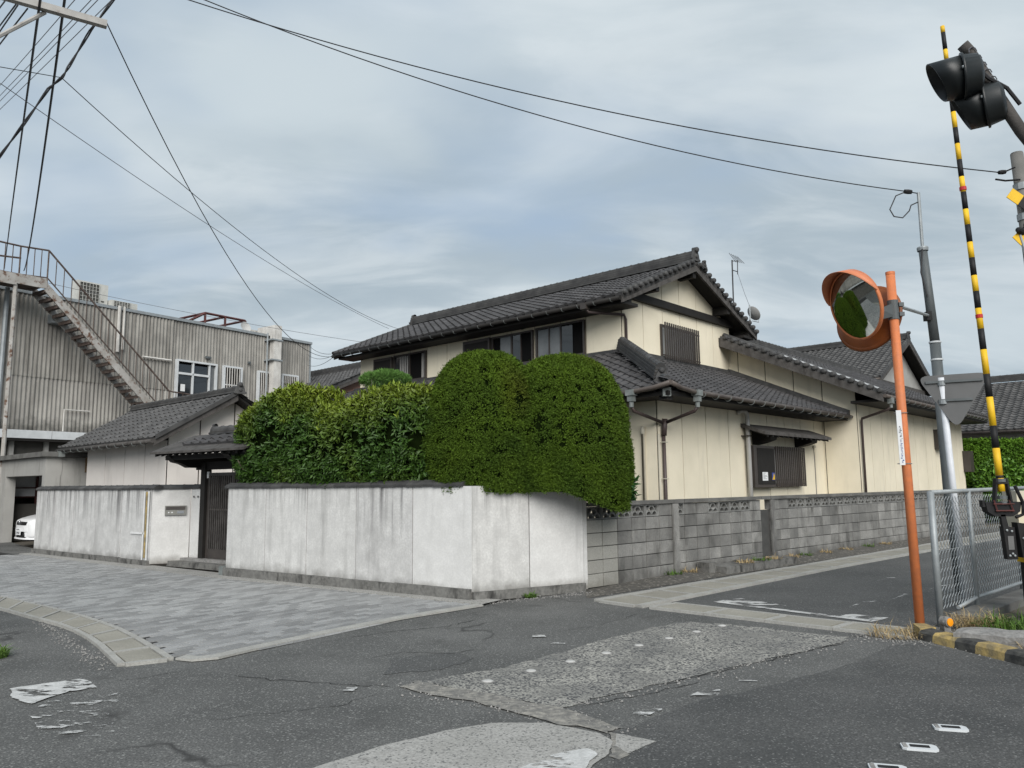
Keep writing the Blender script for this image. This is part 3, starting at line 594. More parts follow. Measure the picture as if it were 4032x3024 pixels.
panels(house, H(0, 0), HR, -HL, [0, .83, 1.73, 2.65, 3.56, 4.47, 5.38, 6.29, 7.10, 7.67], 0, 3.02, 'cream')
panels(house, H(0, 0), HL, -HR, [0, 1.9, 3.7, 5.5, 7.3, 9.1, 10.8, 12.4], 0, 3.02, 'cream')
panels(house, H(7.68, 2.45), -HL, -HR, [0, .28, 1.04, 1.79, 2.51, 3.32], 0, lambda s: zwing(2.45 - s) - .125, 'cream')
panels(house, H(7.68, -.87), HR, -HL, [0, .87, 1.73, 2.6, 3.6, 4.6, 5.6, 6.6, 7.5, 8.4, 9.2, 10.0], 0, 3.36, 'cream')
b = MB(); hbox(b, MA0 - .10, 7.95, MB0 - .13, MB0, 5.72, 5.90); b.build('gable_beam', 'dark', house)
# --- main roof
mr = hollow('main_roof', house); th = math.atan(ES); sv = HR * math.cos(th) + UP * math.sin(th); sv2 = -HR * math.cos(th) + UP * math.sin(th); LS = 3.27 / math.cos(th)
t1, e1 = slope(H(EA, 12.92, EZ), -HL, sv, 11.0, LS - .1)
t2, e2 = slope(H(10.30 - EA, 1.92, EZ), HL, sv2, 11.0, LS - .1)
b = MB(); b.prism([H(EA + .05, 1.98, EZ - .03), H(5.15, 1.98, zroof(5.15) - .03), H(10.25 - EA, 1.98, EZ - .03), H(10.25 - EA, 1.98, EZ - .085), H(5.15, 1.98, zroof(5.15) - .085), H(EA + .05, 1.98, EZ - .085)], HL * 10.9); b.build('roof_deck', 'dark', mr)
for s_ in (0, 1):
    a0, a1 = (EA, 5.15) if s_ == 0 else (10.30 - EA, 5.15)
    for bb in (1.93, 12.86):
        b = MB(); b.prism([H(a0, bb, EZ - .17), H(a0, bb, EZ + .0), H(a1, bb, zroof(5.15) + .0), H(a1, bb, zroof(5.15) - .235)], HL * .055); b.build('barge_board', 'timber', mr)
    verge(mr, H(a0, 1.93, EZ), sv if s_ == 0 else sv2, -HL, KNOB, LS); verge(mr, H(a0, 12.94, EZ), sv if s_ == 0 else sv2, HL, VERGE, LS)
for a, z in ((EA + .35, .26), (5.15, .40), (9.95 - EA, .26), (3.4, .3), (6.9, .3)):
    b = MB(); hbox(b, a - .07, a + .07, 1.99, 2.45, zroof(a) - z + .0, zroof(a) - .09); b.build('purlin', 'dark', mr)
b = MB(); hbox(b, EA + .1, MA0, 1.99, 12.8, EZ - .17, EZ - .10); hbox(b, MA1, 10.2 - EA, 1.99, 12.8, EZ - .17, EZ - .10); b.build('soffit', 'dark', mr)
ridge_run(mr, H(5.15, 1.96, zroof(5.15) + .02), H(5.15, 12.90, zroof(5.15) + .02), 4, .24, .06)
oni(mr, H(5.15, 1.97, zroof(5.15) + .03), -HL, .95); oni(mr, H(5.15, 12.9, zroof(5.15) + .03), HL, .95)
oni(mr, H(5.42, 1.86, zroof(5.15) - .12), -HL, .55)
gutter(mr, [H(EA - .05, 1.97, EZ - .07), H(EA - .05, 12.9, EZ - .07)], .055, (H(EA - .05, 2.2, EZ - .06), H(EA - .05, 12.8, EZ - .06)), 'dark')
# --- lower lean-to roof round the corner
pr_ = hollow('lower_roof', house); PZ = 3.04; PSL = 3.25 / math.cos(th); svL = HL * math.cos(th) + UP * math.sin(th)
lift = lambda x: .10 * max(0, 1 - x / .9) ** 2
t3, e3 = slope(H(-.7, -.7, PZ), HR, svL, 8.38, PSL, lambda s, t: s > t * math.cos(th) - .05)
t4, e4 = slope(H(-.7, 12.7, PZ), -HL, sv, 13.4, PSL, lambda s, t: 13.4 - s > t * math.cos(th) - .05)
for m in e3 + t3 + e4 + t4:
    q = m.translation; d_ = V((q.x, q.y, 0)) - H(-.7, -.7, 0); m.translation = q + UP * lift(d_.length)
b = MB(); zt = PZ + 3.2 * ES
b.add([H(-.66, -.66, PZ - .02), H(7.66, -.66, PZ - .02), H(7.66, 2.5, zt - .03), H(2.5, 2.5, zt - .03), H(-.66, 12.7, PZ - .02), H(2.5, 12.7, zt - .03), H(-.66, -.66, PZ - .09), H(7.66, -.66, PZ - .09), H(-.66, 12.7, PZ - .09), H(0, 0, PZ - .09), H(7.66, 0, PZ - .09), H(0, 12.7, PZ - .09)],
      [(0, 1, 2, 3), (4, 0, 3, 5), (6, 7, 1, 0), (8, 6, 0, 4), (6, 9, 10, 7), (8, 11, 9, 6), (4, 5, 11, 8)]); b.build('roof_deck', 'dark', pr_)
b = MB(); hbox(b, -.60, -.44, -.60, -.44, PZ - .16, PZ - .02); o = b.build('hip_rafter', 'dark', pr_)
b = MB(); b.obox(H(-.69, -.57, PZ - .11), (HR - HL) * .10, UP * .15, (HR + HL) * .06); b.build('rafter_cap', 'verdigris', pr_)
hp0, hp1 = H(-.28, -.28, PZ + .25), H(2.46, 2.40, zt + .08)
ridge_run(pr_, hp0, hp1, 4, .25, .058)
oni(pr_, H(-.34, -.34, PZ + .18), -(HR + HL), .68)
b = MB(); b.tube([H(-.40, -.40, PZ + .26), H(-.55, -.55, PZ + .22), H(-.62, -.62, PZ + .19)], .062, 9); b.build('ridge_cap', 'ridge', pr_)
for k in range(7):
    x = -.35 + k * .32
b = MB(); hbox(b, MA0 - .02, 7.66, MB0 - .12, MB0 - .02, zt - .03, zt + .09); hbox(b, MA0 - .12, MA0 - .02, MB0 - .12, 12.6, zt - .03, zt + .09); b.build('wall_flashing', 'ridge', pr_)
b = MB(); b.prism([H(7.655, -.72, PZ + .03), H(7.655, 2.4, zt + .0), H(7.655, 2.4, zt + .14), H(7.655, -.72, PZ + .16)], -HR * .14); b.build('wall_flashing', 'ridge', pr_)
gutter(pr_, [H(-.78, -.78, PZ + .10), H(-.45, -.77, PZ + .04), H(.05, -.76, PZ - .0), H(7.62, -.76, PZ - .01)], .043, (H(.3, -.76, PZ - .0), H(7.4, -.76, PZ - .01)))
gutter(pr_, [H(-.78, -.78, PZ + .10), H(-.77, -.45, PZ + .04), H(-.76, .05, PZ - .0), H(-.76, 12.6, PZ - .01)], .043, (H(-.76, .4, PZ), H(-.76, 12.4, PZ - .01)))
for (p, q) in ((H(.12, -.76, PZ - .06), HR), (H(-.76, .02, PZ - .06), HL)):
    b = MB(); s_ = HL if q is HR else HR
    b.prism([p - q * .08 - s_ * .07, p + q * .08 - s_ * .07, p + q * .08 + s_ * .07, p - q * .08 + s_ * .07], UP * .10)
    b.prism([p - q * .055 - s_ * .05 - UP * .10, p + q * .055 - s_ * .05 - UP * .10, p + q * .055 + s_ * .05 - UP * .10, p - q * .055 + s_ * .05 - UP * .10], UP * .10)
    b.tube([p - UP * .1, p - UP * .2], .04, 9); b.build('rainwater_head', 'verdigris', house)
dp = MB(); dp.tube([H(.12, -.76, 2.80), H(.12, -.70, 2.72), H(.10, -.12, 2.55)], .030, 9); dp.tube([H(-.76, .02, 2.80), H(-.70, .02, 2.72), H(.02, -.10, 2.55)], .030, 9); dp.tube([H(.09, -.11, 2.62), H(.09, -.08, 2.32)], .05, 9); dp.tube([H(.09, -.075, 2.35), H(.09, -.075, 0)], .033, 9); dpo = dp.build('downpipe', 'pipe_brown', house, True)
for z in (2.2, 1.55): MB().tube([H(.03, -.02, z), H(.03, -.115, z), H(.15, -.115, z), H(.15, -.02, z)], .008, 5).build('pipe_clip', 'ivory', dpo)
MB().tube([H(.0, -.025, 0), H(.0, -.025, 2.35)], .022, 8).build('conduit', 'ivory', house)
# --- wing roof (its verge faces the lean-to)
wr = hollow('wing_roof', house); th2 = math.atan(WS); sw = HL * math.cos(th2) + UP * math.sin(th2); WL = 4.15 / math.cos(th2)
t5, e5 = slope(H(7.14, WB, WZ), HR, sw, 11.2, WL)
b = MB(); b.prism([H(7.2, WB + .05, WZ - .03), H(7.2, 2.5, zwing(2.5) - .03), H(7.2, 6.5, WZ - .03), H(7.2, 6.5, WZ - .10), H(7.2, 2.5, zwing(2.5) - .12), H(7.2, WB + .05, WZ - .12)], HR * 10.9); b.build('roof_deck', 'dark', wr)
b = MB(); b.prism([H(7.11, WB - .02, WZ - .20), H(7.11, WB - .02, WZ - .02), H(7.11, 2.45, zwing(2.45) - .02), H(7.11, 2.45, zwing(2.45) - .25)], HR * .06); b.build('barge_board', 'timber', wr)
verge(wr, H(7.13, WB, WZ), sw, -HR, KNOB, WL - .1)
b = MB(); b.prism([H(7.26, WB + .1, WZ + .125), H(7.26, .7, zwing(.7) + .085), H(7.26, .7, zwing(.7) + .12), H(7.26, WB + .1, WZ + .16)], HR * .05); b.build('pale_strip', 'alu', wr)  # narrow pale strip along the lower part of the verge
MB().tube([H(7.35, WB + .1, WZ + .10), H(7.35, 2.4, zwing(2.4) + .10)], .06, 8).build('verge_roll', 'ridge', wr)
ridge_run(wr, H(8.5, 2.5, zwing(2.5) + .02), H(18.2, 2.5, zwing(2.5) + .02), 3, .22, .055); oni(wr, H(8.5, 2.5, zwing(2.5) + .03), -HR, .8)
gutter(wr, [H(7.15, WB - .06, WZ - .06), H(18, WB - .06, WZ - .06)], .045, (H(7.4, WB - .06, WZ - .06), H(17.8, WB - .06, WZ - .06)))
b = MB(); hbox(b, 7.3, 18, -1.6, -.87, WZ - .17, WZ - .11); b.build('soffit', 'dark', wr)
b = MB(); p = H(7.55, WB - .06, WZ - .2); hbox(b, 7.48, 7.62, WB - .12, WB, WZ - .22, WZ - .08); b.tube([p + UP * .0, p - UP * .12], .035, 8); b.build('rainwater_head', 'verdigris', house)
MB().tube([H(7.55, WB - .06, WZ - .3), H(7.58, WB + .05, WZ - .36), H(7.72, -.97, 2.98), H(7.74, -.95, 2.9), H(7.74, -.94, 0)], .03, 9).build('downpipe', 'pipe_brown', house, True)
MB().tube([H(1.84, 2.95, EZ - .12), H(1.90, 2.90, EZ - .24), H(2.56, 2.38, 5.30), H(2.63, 2.385, 5.20), H(2.63, 2.385, 4.72), H(2.66, 2.385, 4.68), H(2.78, 2.385, 4.68), H(2.81, 2.385, 4.64), H(2.81, 2.385, 4.45)], .034, 9).build('downpipe', 'pipe_brown', house, True)
b = MB(); hbox(b, 1.76, 1.92, 2.87, 3.03, EZ - .18, EZ - .04); b.build('rainwater_head', 'bronze', house)
allocate([(mr, t1 + t2), (pr_, t3 + t4), (wr, t5)], 300, 'tile')
eaves(mr, e1 + e2, 'tile'); eaves(pr_, e3 + e4, 'tile'); eaves(wr, e5, 'tile')
# --- upper windows on the front (coordinates along HL from the corner b = 2.45)
og = H(MA0, MB0) - HR * .018; S = lambda bb: bb - MB0
wz0, wz1 = 4.50, 5.33
o, bx = window(house, og, HL, -HR, S(9.20), S(10.66), wz0, wz1, [(S(9.98), S(10.6), wz0 + .05, wz1 - .05, 'glass', .025), (S(9.28), S(9.90), wz0 + .05, wz1 - .05, 'inside', .012)], rails=[(S(9.91), S(9.97), wz0 + .04, wz1 - .04)])
b = MB(); n = 16; zs = (wz0 + .05, wz1 - .06)
for s0_, s1_, ee in ((10.02, 10.42, .034), (9.28, 9.42, .02)):
    b = MB(); pts = [(s0_ + (s1_ - s0_) * i / n, .012 * math.sin(i * 1.9)) for i in range(n + 1)]
    b.add([og + HL * S(x) - HR * (ee + d_) + UP * z for z in zs for x, d_ in pts], [(i, i + 1, n + 2 + i, n + 1 + i) for i in range(n)])
    b.build('curtain', 'curtain', o)
b = MB(); bx(b, S(10.68), S(11.56), wz0 - .02, wz1 - .02, 0, .13); sbx = b.build('shutter_box', 'bronze', house)
b = MB(); bx(b, S(10.74), S(11.50), wz0 + .06, wz1 - .10, .13, .137); b.build('shutter_panel', 'dark', sbx)
o, bx = window(house, og, HL, -HR, S(5.10), S(6.54), wz0, wz1, [(S(5.86), S(6.24), wz0 + .05, wz1 - .05, 'frost', .03), (S(6.24), S(6.48), wz0 + .05, wz1 - .05, 'inside', .014), (S(5.16), S(5.52), wz0 + .05, wz1 - .05, 'inside', .014), (S(5.52), S(5.80), wz0 + .05, wz1 - .05, 'glass', .03)], rails=[(S(5.81), S(5.86), wz0 + .04, wz1 - .04), (S(5.50), S(5.525), wz0 + .04, wz1 - .04)])
b = MB(); bx(b, S(6.56), S(7.57), wz0 - .02, wz1, 0, .13); sbx = b.build('shutter_box', 'bronze', house)
b = MB(); bx(b, S(6.62), S(7.5), wz0 + .06, wz1 - .08, .13, .137); b.build('shutter_panel', 'dark', sbx)
o, bx = window(house, og, HL, -HR, S(3.47), S(5.0), wz0, wz1 + .02, [(S(4.58), S(4.94), wz0 + .05, wz1 - .04, 'frost', .03), (S(4.22), S(4.55), wz0 + .05, wz1 - .04, 'frost', .03), (S(3.84), S(4.19), wz0 + .05, wz1 - .04, 'glass', .03), (S(3.52), S(3.82), wz0 + .05, wz1 - .04, 'inside', .014)], rails=[(S(4.185), S(4.22), wz0 + .04, wz1 - .02), (S(4.55), S(4.585), wz0 + .04, wz1 - .02)])
b = MB(); bx(b, S(5.45), S(5.52), 5.40, 5.47, 0, .08); b.build('wall_vent', 'dark', house)
# --- gable window with bars
og2 = H(MA0, MB0) - HL * .018; A = lambda a: a - MA0
o, bx = window(house, og2, HR, -HL, A(4.14), A(5.78), 4.48, 5.32, [(A(4.20), A(5.72), 4.54, 5.27, 'blind', .02)], dep=.05)
b = MB()
for z in (4.53, 5.22): bx(b, A(4.10), A(5.86), z, z + .03, .10, .125)
b.build('bar_rail', 'bronze', o); slats(o, bx, A(4.12), A(5.82), 4.46, 5.36, 17, .034, .125, .155, 'bronze')
# --- street window with shutter box, bars and hood
og3 = H(0, 0) - HL * .018
o, bx = window(house, og3, HR, -HL, 4.40, 6.0, 1.37, 2.24, [(4.46, 5.95, 1.43, 2.19, 'blind', .03)], dep=.08)
b = MB()
for z in (1.42, 1.50, 2.16): bx(b, 4.42, 6.10, z, z + .022, .13, .15)
b.build('bar_rail', 'bronze', o); slats(o, bx, 4.44, 6.08, 1.36, 2.25, 16, .036, .15, .175, 'bronze')
b = MB(); bx(b, 3.40, 4.40, 1.36, 2.24, 0, .17); sbx = b.build('shutter_box', 'bronze', house)
b = MB(); bx(b, 3.55, 4.36, 1.42, 2.19, .17, .178); b.build('shutter_panel', 'dark', sbx)
b = MB(); bx(b, 3.74, 4.00, 1.50, 1.68, .179, .181); pa_ = b.build('notice', 'paper', sbx)
b = MB()
for k in range(6): bx(b, 3.77, 3.77 + [.12, .06, .17, .2, .1, .18][k], 1.655 - k * .024, 1.661 - k * .024, .1812, .1818)
b.build('print', 'ink', sbx)
b = MB(); bx(b, 4.20, 4.34, 1.51, 1.67, .179, .181); b.build('notice', 'blue_ink', sbx)
b = MB(); b.prism([og3 + HR * x + UP * z - HL * .1813 for x, z in ((4.21, 1.52), (4.33, 1.52), (4.33, 1.60), (4.29, 1.66), (4.26, 1.58))], -HL * .0006); b.build('print', 'yellow', sbx)
b = MB(); b.prism([H(3.2, -.02, 2.70), H(3.2, -.55, 2.50), H(3.2, -.55, 2.44), H(3.2, -.02, 2.62)], HR * 3.6); hood = b.build('window_hood', 'timber', house)
for a in (3.7, 5.9): b = MB(); b.prism([H(a, 0, 2.62), H(a, -.45, 2.47), H(a, -.42, 2.36), H(a, -.22, 2.30), H(a, 0, 2.26)], HR * .32); b.build('bracket', 'dark', hood)
for k in range(14): b = MB(); a = 3.35 + k * .25; b.prism([H(a, -.04, 2.61), H(a, -.53, 2.44), H(a, -.53, 2.40), H(a, -.04, 2.57)], HR * .05); b.build('rafter', 'dark', hood)
# --- pipes and cable on the ground floor
MB().tube([H(3.04, -.03, 2.90), H(3.08, -.10, 2.94), H(3.2, -.12, 2.96), H(3.30, -.12, 2.90), H(3.315, -.12, 2.8), H(3.315, -.12, 0)], .048, 10).build('vent_pipe', 'pvc', house, True)
b = MB(); hbox(b, 3.2, 3.40, -.175, -.02, 2.42, 2.445); b.build('pipe_clip', 'bronze', house)
MB().tube([H(-.05, .27, 0), H(-.05, .27, 2.36), H(-.055, .27, 2.37)], .035, 10).build('vent_pipe', 'ivory', house, True)
MB().lathe([(.038, 0), (.045, .02), (.045, .09), (.03, .14), (0, .15)], H(-.055, .27, 2.36), (0, 0, 1), 12).build('pipe_cap', 'ivory', house, True)
MB().tube([H(7.0, -.03, 2.3), H(7.02, -.03, 1.9), H(7.0, -.03, 0)], .008, 5).build('wall_cable', 'wireg', house)
b = MB(); hbox(b, 6.93, 7.05, -.07, -.02, 2.28, 2.34); b.build('junction_box', 'ivory', house)
b = MB(); hbox(b, 17.5, 17.95, -1.12, -.90, 1.72, 2.42); b.build('meter_box', 'bronze', house)
b = MB(); hbox(b, 14.2, 14.7, -1.1, -.89, 2.4, 3.0); b.build('vent_hood', 'bronze', house)
# TV aerial and dish on the roof
t = thing('tv_aerial', 'thin television aerial mast rising behind the gable roof', 'aerial', H(10.2, 3.5, 5.0))
MB().tube([H(10.2, 3.5, 5.0), H(10.3, 3.5, 8.45)], .022, 6).build('mast', 'wirem', t)
b = MB(); b.tube([H(10.3, 3.5, 8.42), H(10.72, 3.5, 8.50)], .014, 5); b.tube([H(10.68, 3.5, 8.52), H(10.64, 3.5, 8.05)], .014, 5); b.tube([H(10.32, 3.5, 8.12), H(10.66, 3.5, 8.14)], .014, 5); b.build('boom', 'wirem', t)
for k in range(5): x = 10.34 + k * .14; MB().tube([H(x, 3.38, 8.36 + .02 * k), H(x + .02, 3.62, 8.72)], .008, 4).build('element', 'wirem', t)
t = thing('satellite_dish', 'small mesh satellite dish fixed to the gable barge board', 'dish', H(8.62, 2.2, 6.0))
dn = (HR * .75 + V((0, -.3, .35))).normalized(); MB().lathe([(0, 0), (.1, .012), (.2, .05), (.225, .065)], H(8.78, 2.2, 6.25), dn, 16).build('reflector', 'pvc', t, True)
b = MB(); b.tube([H(8.62, 2.2, 6.0), H(8.62, 2.2, 6.5)], .02, 6); b.tube([H(8.62, 2.2, 6.02), H(8.15, 2.0, 5.98)], .018, 5); b.build('mount', 'galv', t)
b = MB(); b.tube([H(8.75, 2.2, 6.05), H(9.05, 2.15, 6.05), H(9.1, 2.15, 6.18)], .012, 5); b.build('feed_arm', 'galv', t)
MB().tube([H(10.66, 3.5, 8.08), H(9.4, 2.7, 7.05), H(8.64, 2.2, 6.45)], .006, 4).build('cable', 'wireg', t)
# ================================================================== white boundary walls
def cope_me():
    b = MB(); pr = [(-.105, -.025), (-.11, .005), (-.07, .035), (-.03, .05), (0, .066), (.03, .05), (.07, .035), (.11, .005), (.105, -.025)]; vs = []
    for x, k in ((0, 1.06), (.035, 1.06), (.036, 1.0), (.255, .97)): vs += [(x, y * k, z * k) for y, z in pr]
    n = len(pr); b.add(vs, [(i * n + j, (i + 1) * n + j, (i + 1) * n + j + 1, i * n + j + 1) for i in range(3) for j in range(n - 1)] + [tuple(range(n - 1, -1, -1)), tuple(range(3 * n, 4 * n))])
    return b.mesh('coping_tile', 'ridge')
COPE = cope_me()
def wall_run(root, pts, cuts, z0, ztop, m, th=.15, cope=None, plinth=None, side=1):
    """upright slabs along the line pts[0]-pts[1]; cuts = joint distances; outer face on the line, body behind it"""
    a, c = V((*pts[0], 0)), V((*pts[1], 0)); d = (c - a).normalized(); n = V((-d.y, d.x, 0)) * side
    for i in range(len(cuts) - 1):
        s0, s1 = cuts[i] + .007, cuts[i + 1] - .007; jz = RN.uniform(-.003, .003)
        zt0, zt1 = (ztop(s0), ztop(s1)) if callable(ztop) else (ztop, ztop)
        b = MB(); b.prism([a + d * s0 + UP * z0 + n * jz, a + d * s1 + UP * z0 + n * jz, a + d * s1 + UP * zt1 + n * jz, a + d * s0 + UP * zt0 + n * jz], n * th); b.build('wall_panel', m[i] if isinstance(m, list) else m, root)
    b = MB(); b.obox(a + n * .02 + d * .02 + UP * .02, d * ((c - a).length - .04), n * (th - .04), UP * ((ztop(0) if callable(ztop) else ztop) - .25)); b.build('wall_core', 'seam', root)
    if cope:
        s = cope[0]
        while s < cope[1] - .12:
            inst('coping_tile', COPE, root, frame(a + d * s + n * th / 2 + UP * (ztop + .02 + RN.uniform(-.003, .003)), d, n * side, UP)); s += .245
    if plinth:
        s = 0; L_ = (c - a).length
        while s < L_ - .02:
            w_ = min(RN.uniform(.85, 1.5), L_ - s)
            if L_ - s - w_ < .3: w_ = L_ - s
            b = MB(); b.prism([a + d * s - n * (plinth[0] + RN.uniform(0, .01)), a + d * (s + w_ - .008) - n * (plinth[0] + RN.uniform(0, .01)), a + d * (s + w_ - .008) + n * .1, a + d * s + n * .1], UP * (plinth[1] + RN.uniform(-.006, .006))); b.build('plinth_block', 'plinth', root); s += w_
    return d, n
ww = thing('boundary_wall', 'tall white rendered boundary wall with tile coping below the two hedges', 'wall', (-4.87, 13.15, 0))
w0, w1 = (-4.83, 13.16), (-.54, 10.14)
wall_run(ww, (w0, w1), [0, 1.02, 2.02, 3.1, 4.21, math.dist(w0, w1)], .10, 1.47, ['white_wall', 'white_wall', 'white_wall', 'white_stain', 'white_clean'], cope=(-.05, 5.2), plinth=(.05, .15))
w2 = (.98, 10.98)
Lc = math.dist(w1, w2)
wall_run(ww, (w1, w2), [0, .86, Lc], .02, lambda s: 1.47 - max(0, s - .9) * .19, ['white_wall', 'white_clean'], plinth=(.04, .12))
b = MB(); e0 = V((.98, 10.98, 0)); dd = V((-.743, -.669, 0)); b.obox(e0 + V((.0, .02, .02)), V((.669, -.743, 0)) * .0 + V((.055, .05, 0)), V((-.10, .11, 0)), UP * 1.29); b.build('end_pier', 'white_clean', ww)
b = MB(); b.obox(V((-4.96, 13.2, 0)), V((.09, -.06, 0)), V((.06, .085, 0)), UP * .17); b.build('drain_cover', 'verdigris', ww)
lw = thing('boundary_wall', 'streaked white wall with tile coping and letterbox left of the gate', 'wall', (-6.9, 14.9, 0))
wall_run(lw, ((-11.10, 18.10), (-6.92, 14.88)), [0, 1.0, 1.95, 3.0, 4.1, math.dist((-11.1, 18.1), (-6.92, 14.88))], .08, 1.46, 'white_stain', cope=(0, 5.3), plinth=(.05, .12))
wall_run(lw, ((-6.92, 14.88), (-6.28, 15.14)), [0, .69], .05, 1.46, 'white_clean', cope=(.05, .72))
wall_run(lw, ((-6.28, 15.14), (-6.02, 15.0)), [0, .29], .05, 1.46, 'white_clean', cope=(0, .3))
for x, y in ((-6.2, 15.07), (-6.1, 15.02)): b = MB(); b.obox(V((x, y, 1.29)), V((.02, -.01, 0)), V((-.006, -.01, 0)), UP * .035); b.build('hook', 'bronze', lw)
# yellowed repair stripes at the corner
b = MB(); p = V((-7.02, 14.955, .1)); d_ = V((.794, -.608, 0)); n_ = V((-.608, -.794, 0))
b.obox(V((-7.07, 14.988, .16)) + n_ * .012, d_ * .055, n_ * .004, UP * 1.25); b.build('repair_stripe', 'kerb_y', lw)
b = MB()
for o_, w_ in ((-.085, .05), (.07, .06)): b.obox(V((-7.07, 14.988, .12)) + d_ * (o_) + n_ * .011, d_ * w_, n_ * .004, UP * 1.3)
b.obox(V((-7.07, 14.988, .60)) - d_ * .55 + n_ * .011, d_ * .55, n_ * .004, UP * .04)
b.build('filler_stripe', 'paint', lw)
mb_ = thing('letterbox', 'flat stainless letterbox let into the white wall beside the gate', 'letterbox', (-6.52, 15.02, .97))
u = V((.927, .375, 0)); n_ = V((.375, -.927, 0)); p = V((-6.70, 14.965, .96))
b = MB(); b.obox(p + n_ * .005, u * .38, n_ * .03, UP * .18); b.build('body', 'steel_mail', mb_)
b = MB(); b.obox(p + n_ * .035 + u * .02 + UP * .10, u * .34, n_ * .008, UP * .065); b.build('flap', 'bronze', mb_)
b = MB(); b.obox(p + n_ * .035 + u * .22 + UP * .03, u * .12, n_ * .006, UP * .05); b.build('name_plate', 'chrome', mb_)
for k in range(2): b = MB(); b.lathe([(0, .012), (.012, .01), (.014, 0)], p + n_ * .036 + u * (.07 + .06 * k) + UP * .05, n_, 8); b.build('button', 'paper', mb_)
# ================================================================== roofed gate
GD = V((.817, -.577, 0)); GN = V((.577, .817, 0)); G0 = V((-5.97, 14.96, 0))
def GP(s, off, z): return G0 + GD * s - GN * off + UP * z     # off: towards the street
gt = thing('roofed_gate', 'dark timber gate with small tiled roof and sliding lattice door', 'gate', G0)
for s in (0, 1.75): b = MB(); b.obox(GP(s, .07, .0), GD * .14, GN * .14, UP * 1.95); b.build('post', 'dark', gt)
for s in (0.0, 1.75): b = MB(); b.obox(GP(s + .02, -.75, .0), GD * .11, GN * .11, UP * 1.95); b.build('post', 'dark', gt)
b = MB(); b.obox(GP(-.2, .05, 1.82), GD * 2.3, GN * .10, UP * .15); b.build('lintel', 'dark', gt)
dr = hollow('sliding_door', gt)
b = MB()
for s, w_ in ((.16, .05), (.92, .05), (1.68, .05)): b.obox(GP(s, .02, .16), GD * w_, GN * .035, UP * 1.60)
for z, h_ in ((.16, .17), (1.70, .06), (1.05, .03)): b.obox(GP(.16, .015, z), GD * 1.57, GN * .03, UP * h_)
b.build('door_frame', 'bronze', dr)
for k in range(23): s = .215 + k * .0645; b = MB(); b.obox(GP(s, .022, .33), GD * .020, GN * .02, UP * 1.37); b.build('slat', 'timber', dr)
b = MB(); b.obox(GP(.16, -.02, .16), GD * 1.57, GN * .006, UP * 1.58); b.build('backing', 'inside', dr)
b = MB(); b.obox(GP(.14, .03, 1.66), GD * .05, GN * .03, UP * .12); b.build('door_number', 'paper', gt)
gr_ = hollow('gate_roof', gt); GT = math.atan2(2.50 - 2.14, .86)
fs = GN * math.cos(GT) + UP * math.sin(GT); bs = -GN * math.cos(GT) + UP * math.sin(GT)
tg, eg = slope(GP(.28, .62, 2.235), GD, fs, 2.1, .64); tb, eb = slope(GP(2.38, -.62, 2.235), -GD, bs, 2.1, .64)
for m in tg + tb: inst('tile', TILE['tile'], gr_, m)
eaves(gr_, eg + eb, 'tile')
b = MB()
for sg in (1, -1):
    b.prism([GP(-.38, sg * .90, 2.105), GP(-.38, sg * .90, 2.145), GP(-.38, 0, 2.50), GP(-.38, 0, 2.43)], GD * 2.85)
b.build('roof_board', 'timber', gr_)
for k in range(14):
    for sg in (1,): b = MB(); s = -.30 + k * .205; b.prism([GP(s, sg * .84, 2.06), GP(s, sg * .84, 2.12), GP(s, 0, 2.46), GP(s, 0, 2.38)], GD * .055); b.build('rafter', 'dark', gr_)
for s in (-.18, 1.62):
    b = MB(); b.prism([GP(s, .72, 2.06), GP(s, .60, 1.96), GP(s, .45, 1.93), GP(s, .3, 1.86), GP(s, -.3, 1.86), GP(s, -.72, 2.06)], GD * .16); b.build('bracket_beam', 'dark', gt)
b = MB(); b.obox(GP(-.25, .66, 2.0), GD * 2.6, GN * .10, UP * .09); b.obox(GP(-.25, -.5, 2.0), GD * 2.6, GN * .10, UP * .09); b.build('eave_beam', 'dark', gt)
ridge_run(gr_, GP(.30, 0, 2.49), GP(2.35, 0, 2.49), 2, .17, .05); oni(gr_, GP(.30, 0, 2.49), -GD, .55)
st = thing('door_step', 'low stone step in front of the roofed gate', 'step', (-5.9, 14.5, 0))
b = MB(); b.prism([(-6.66, 15.03, 0), (-5.14, 13.98, 0), (-4.75, 14.35, 0), (-5.2, 14.75, 0), (-6.1, 15.3, 0)], UP * .10); b.build('lower_step', 'plinth', st)
b = MB(); b.prism([(-6.42, 15.08, .1), (-5.02, 14.11, .1), (-4.7, 14.5, .1), (-6.0, 15.35, .1)], UP * .05); b.build('upper_step', 'stone', st)
# ================================================================== concrete block wall
BA = V((1.03, 11.10, 0)); BD = V((.7430, .6693, 0)); BN = V((.6693, -.7430, 0))
bw = thing('block_wall', 'grey concrete block wall with openwork top course along the lane', 'wall', BA)
PT, CH = .335, .19
bl = MB(); x, y, z, e = PT - .012, .12, CH - .009, .005
bl.add([(0, y, 0), (x, y, 0), (x, y, z), (0, y, z), (0, e, 0), (x, e, 0), (x, e, z), (0, e, z), (e, 0, e), (x - e, 0, e), (x - e, 0, z - e), (e, 0, z - e)],
       [(0, 3, 2, 1), (8, 9, 10, 11), (4, 5, 9, 8), (5, 6, 10, 9), (6, 7, 11, 10), (7, 4, 8, 11), (0, 1, 5, 4), (1, 2, 6, 5), (2, 3, 7, 6), (3, 0, 4, 7)])
BLK = bl.mesh('block', 'block'); BLKN = bl.mesh('block', 'block_new')
ow = MB(); t_ = .018
for a in ((0, t_, 0, z), (x - t_, x, 0, z), (t_, x - t_, 0, t_), (t_, x - t_, z - t_, z)): ow.box(a[0], a[1], 0, .11, a[2], a[3])
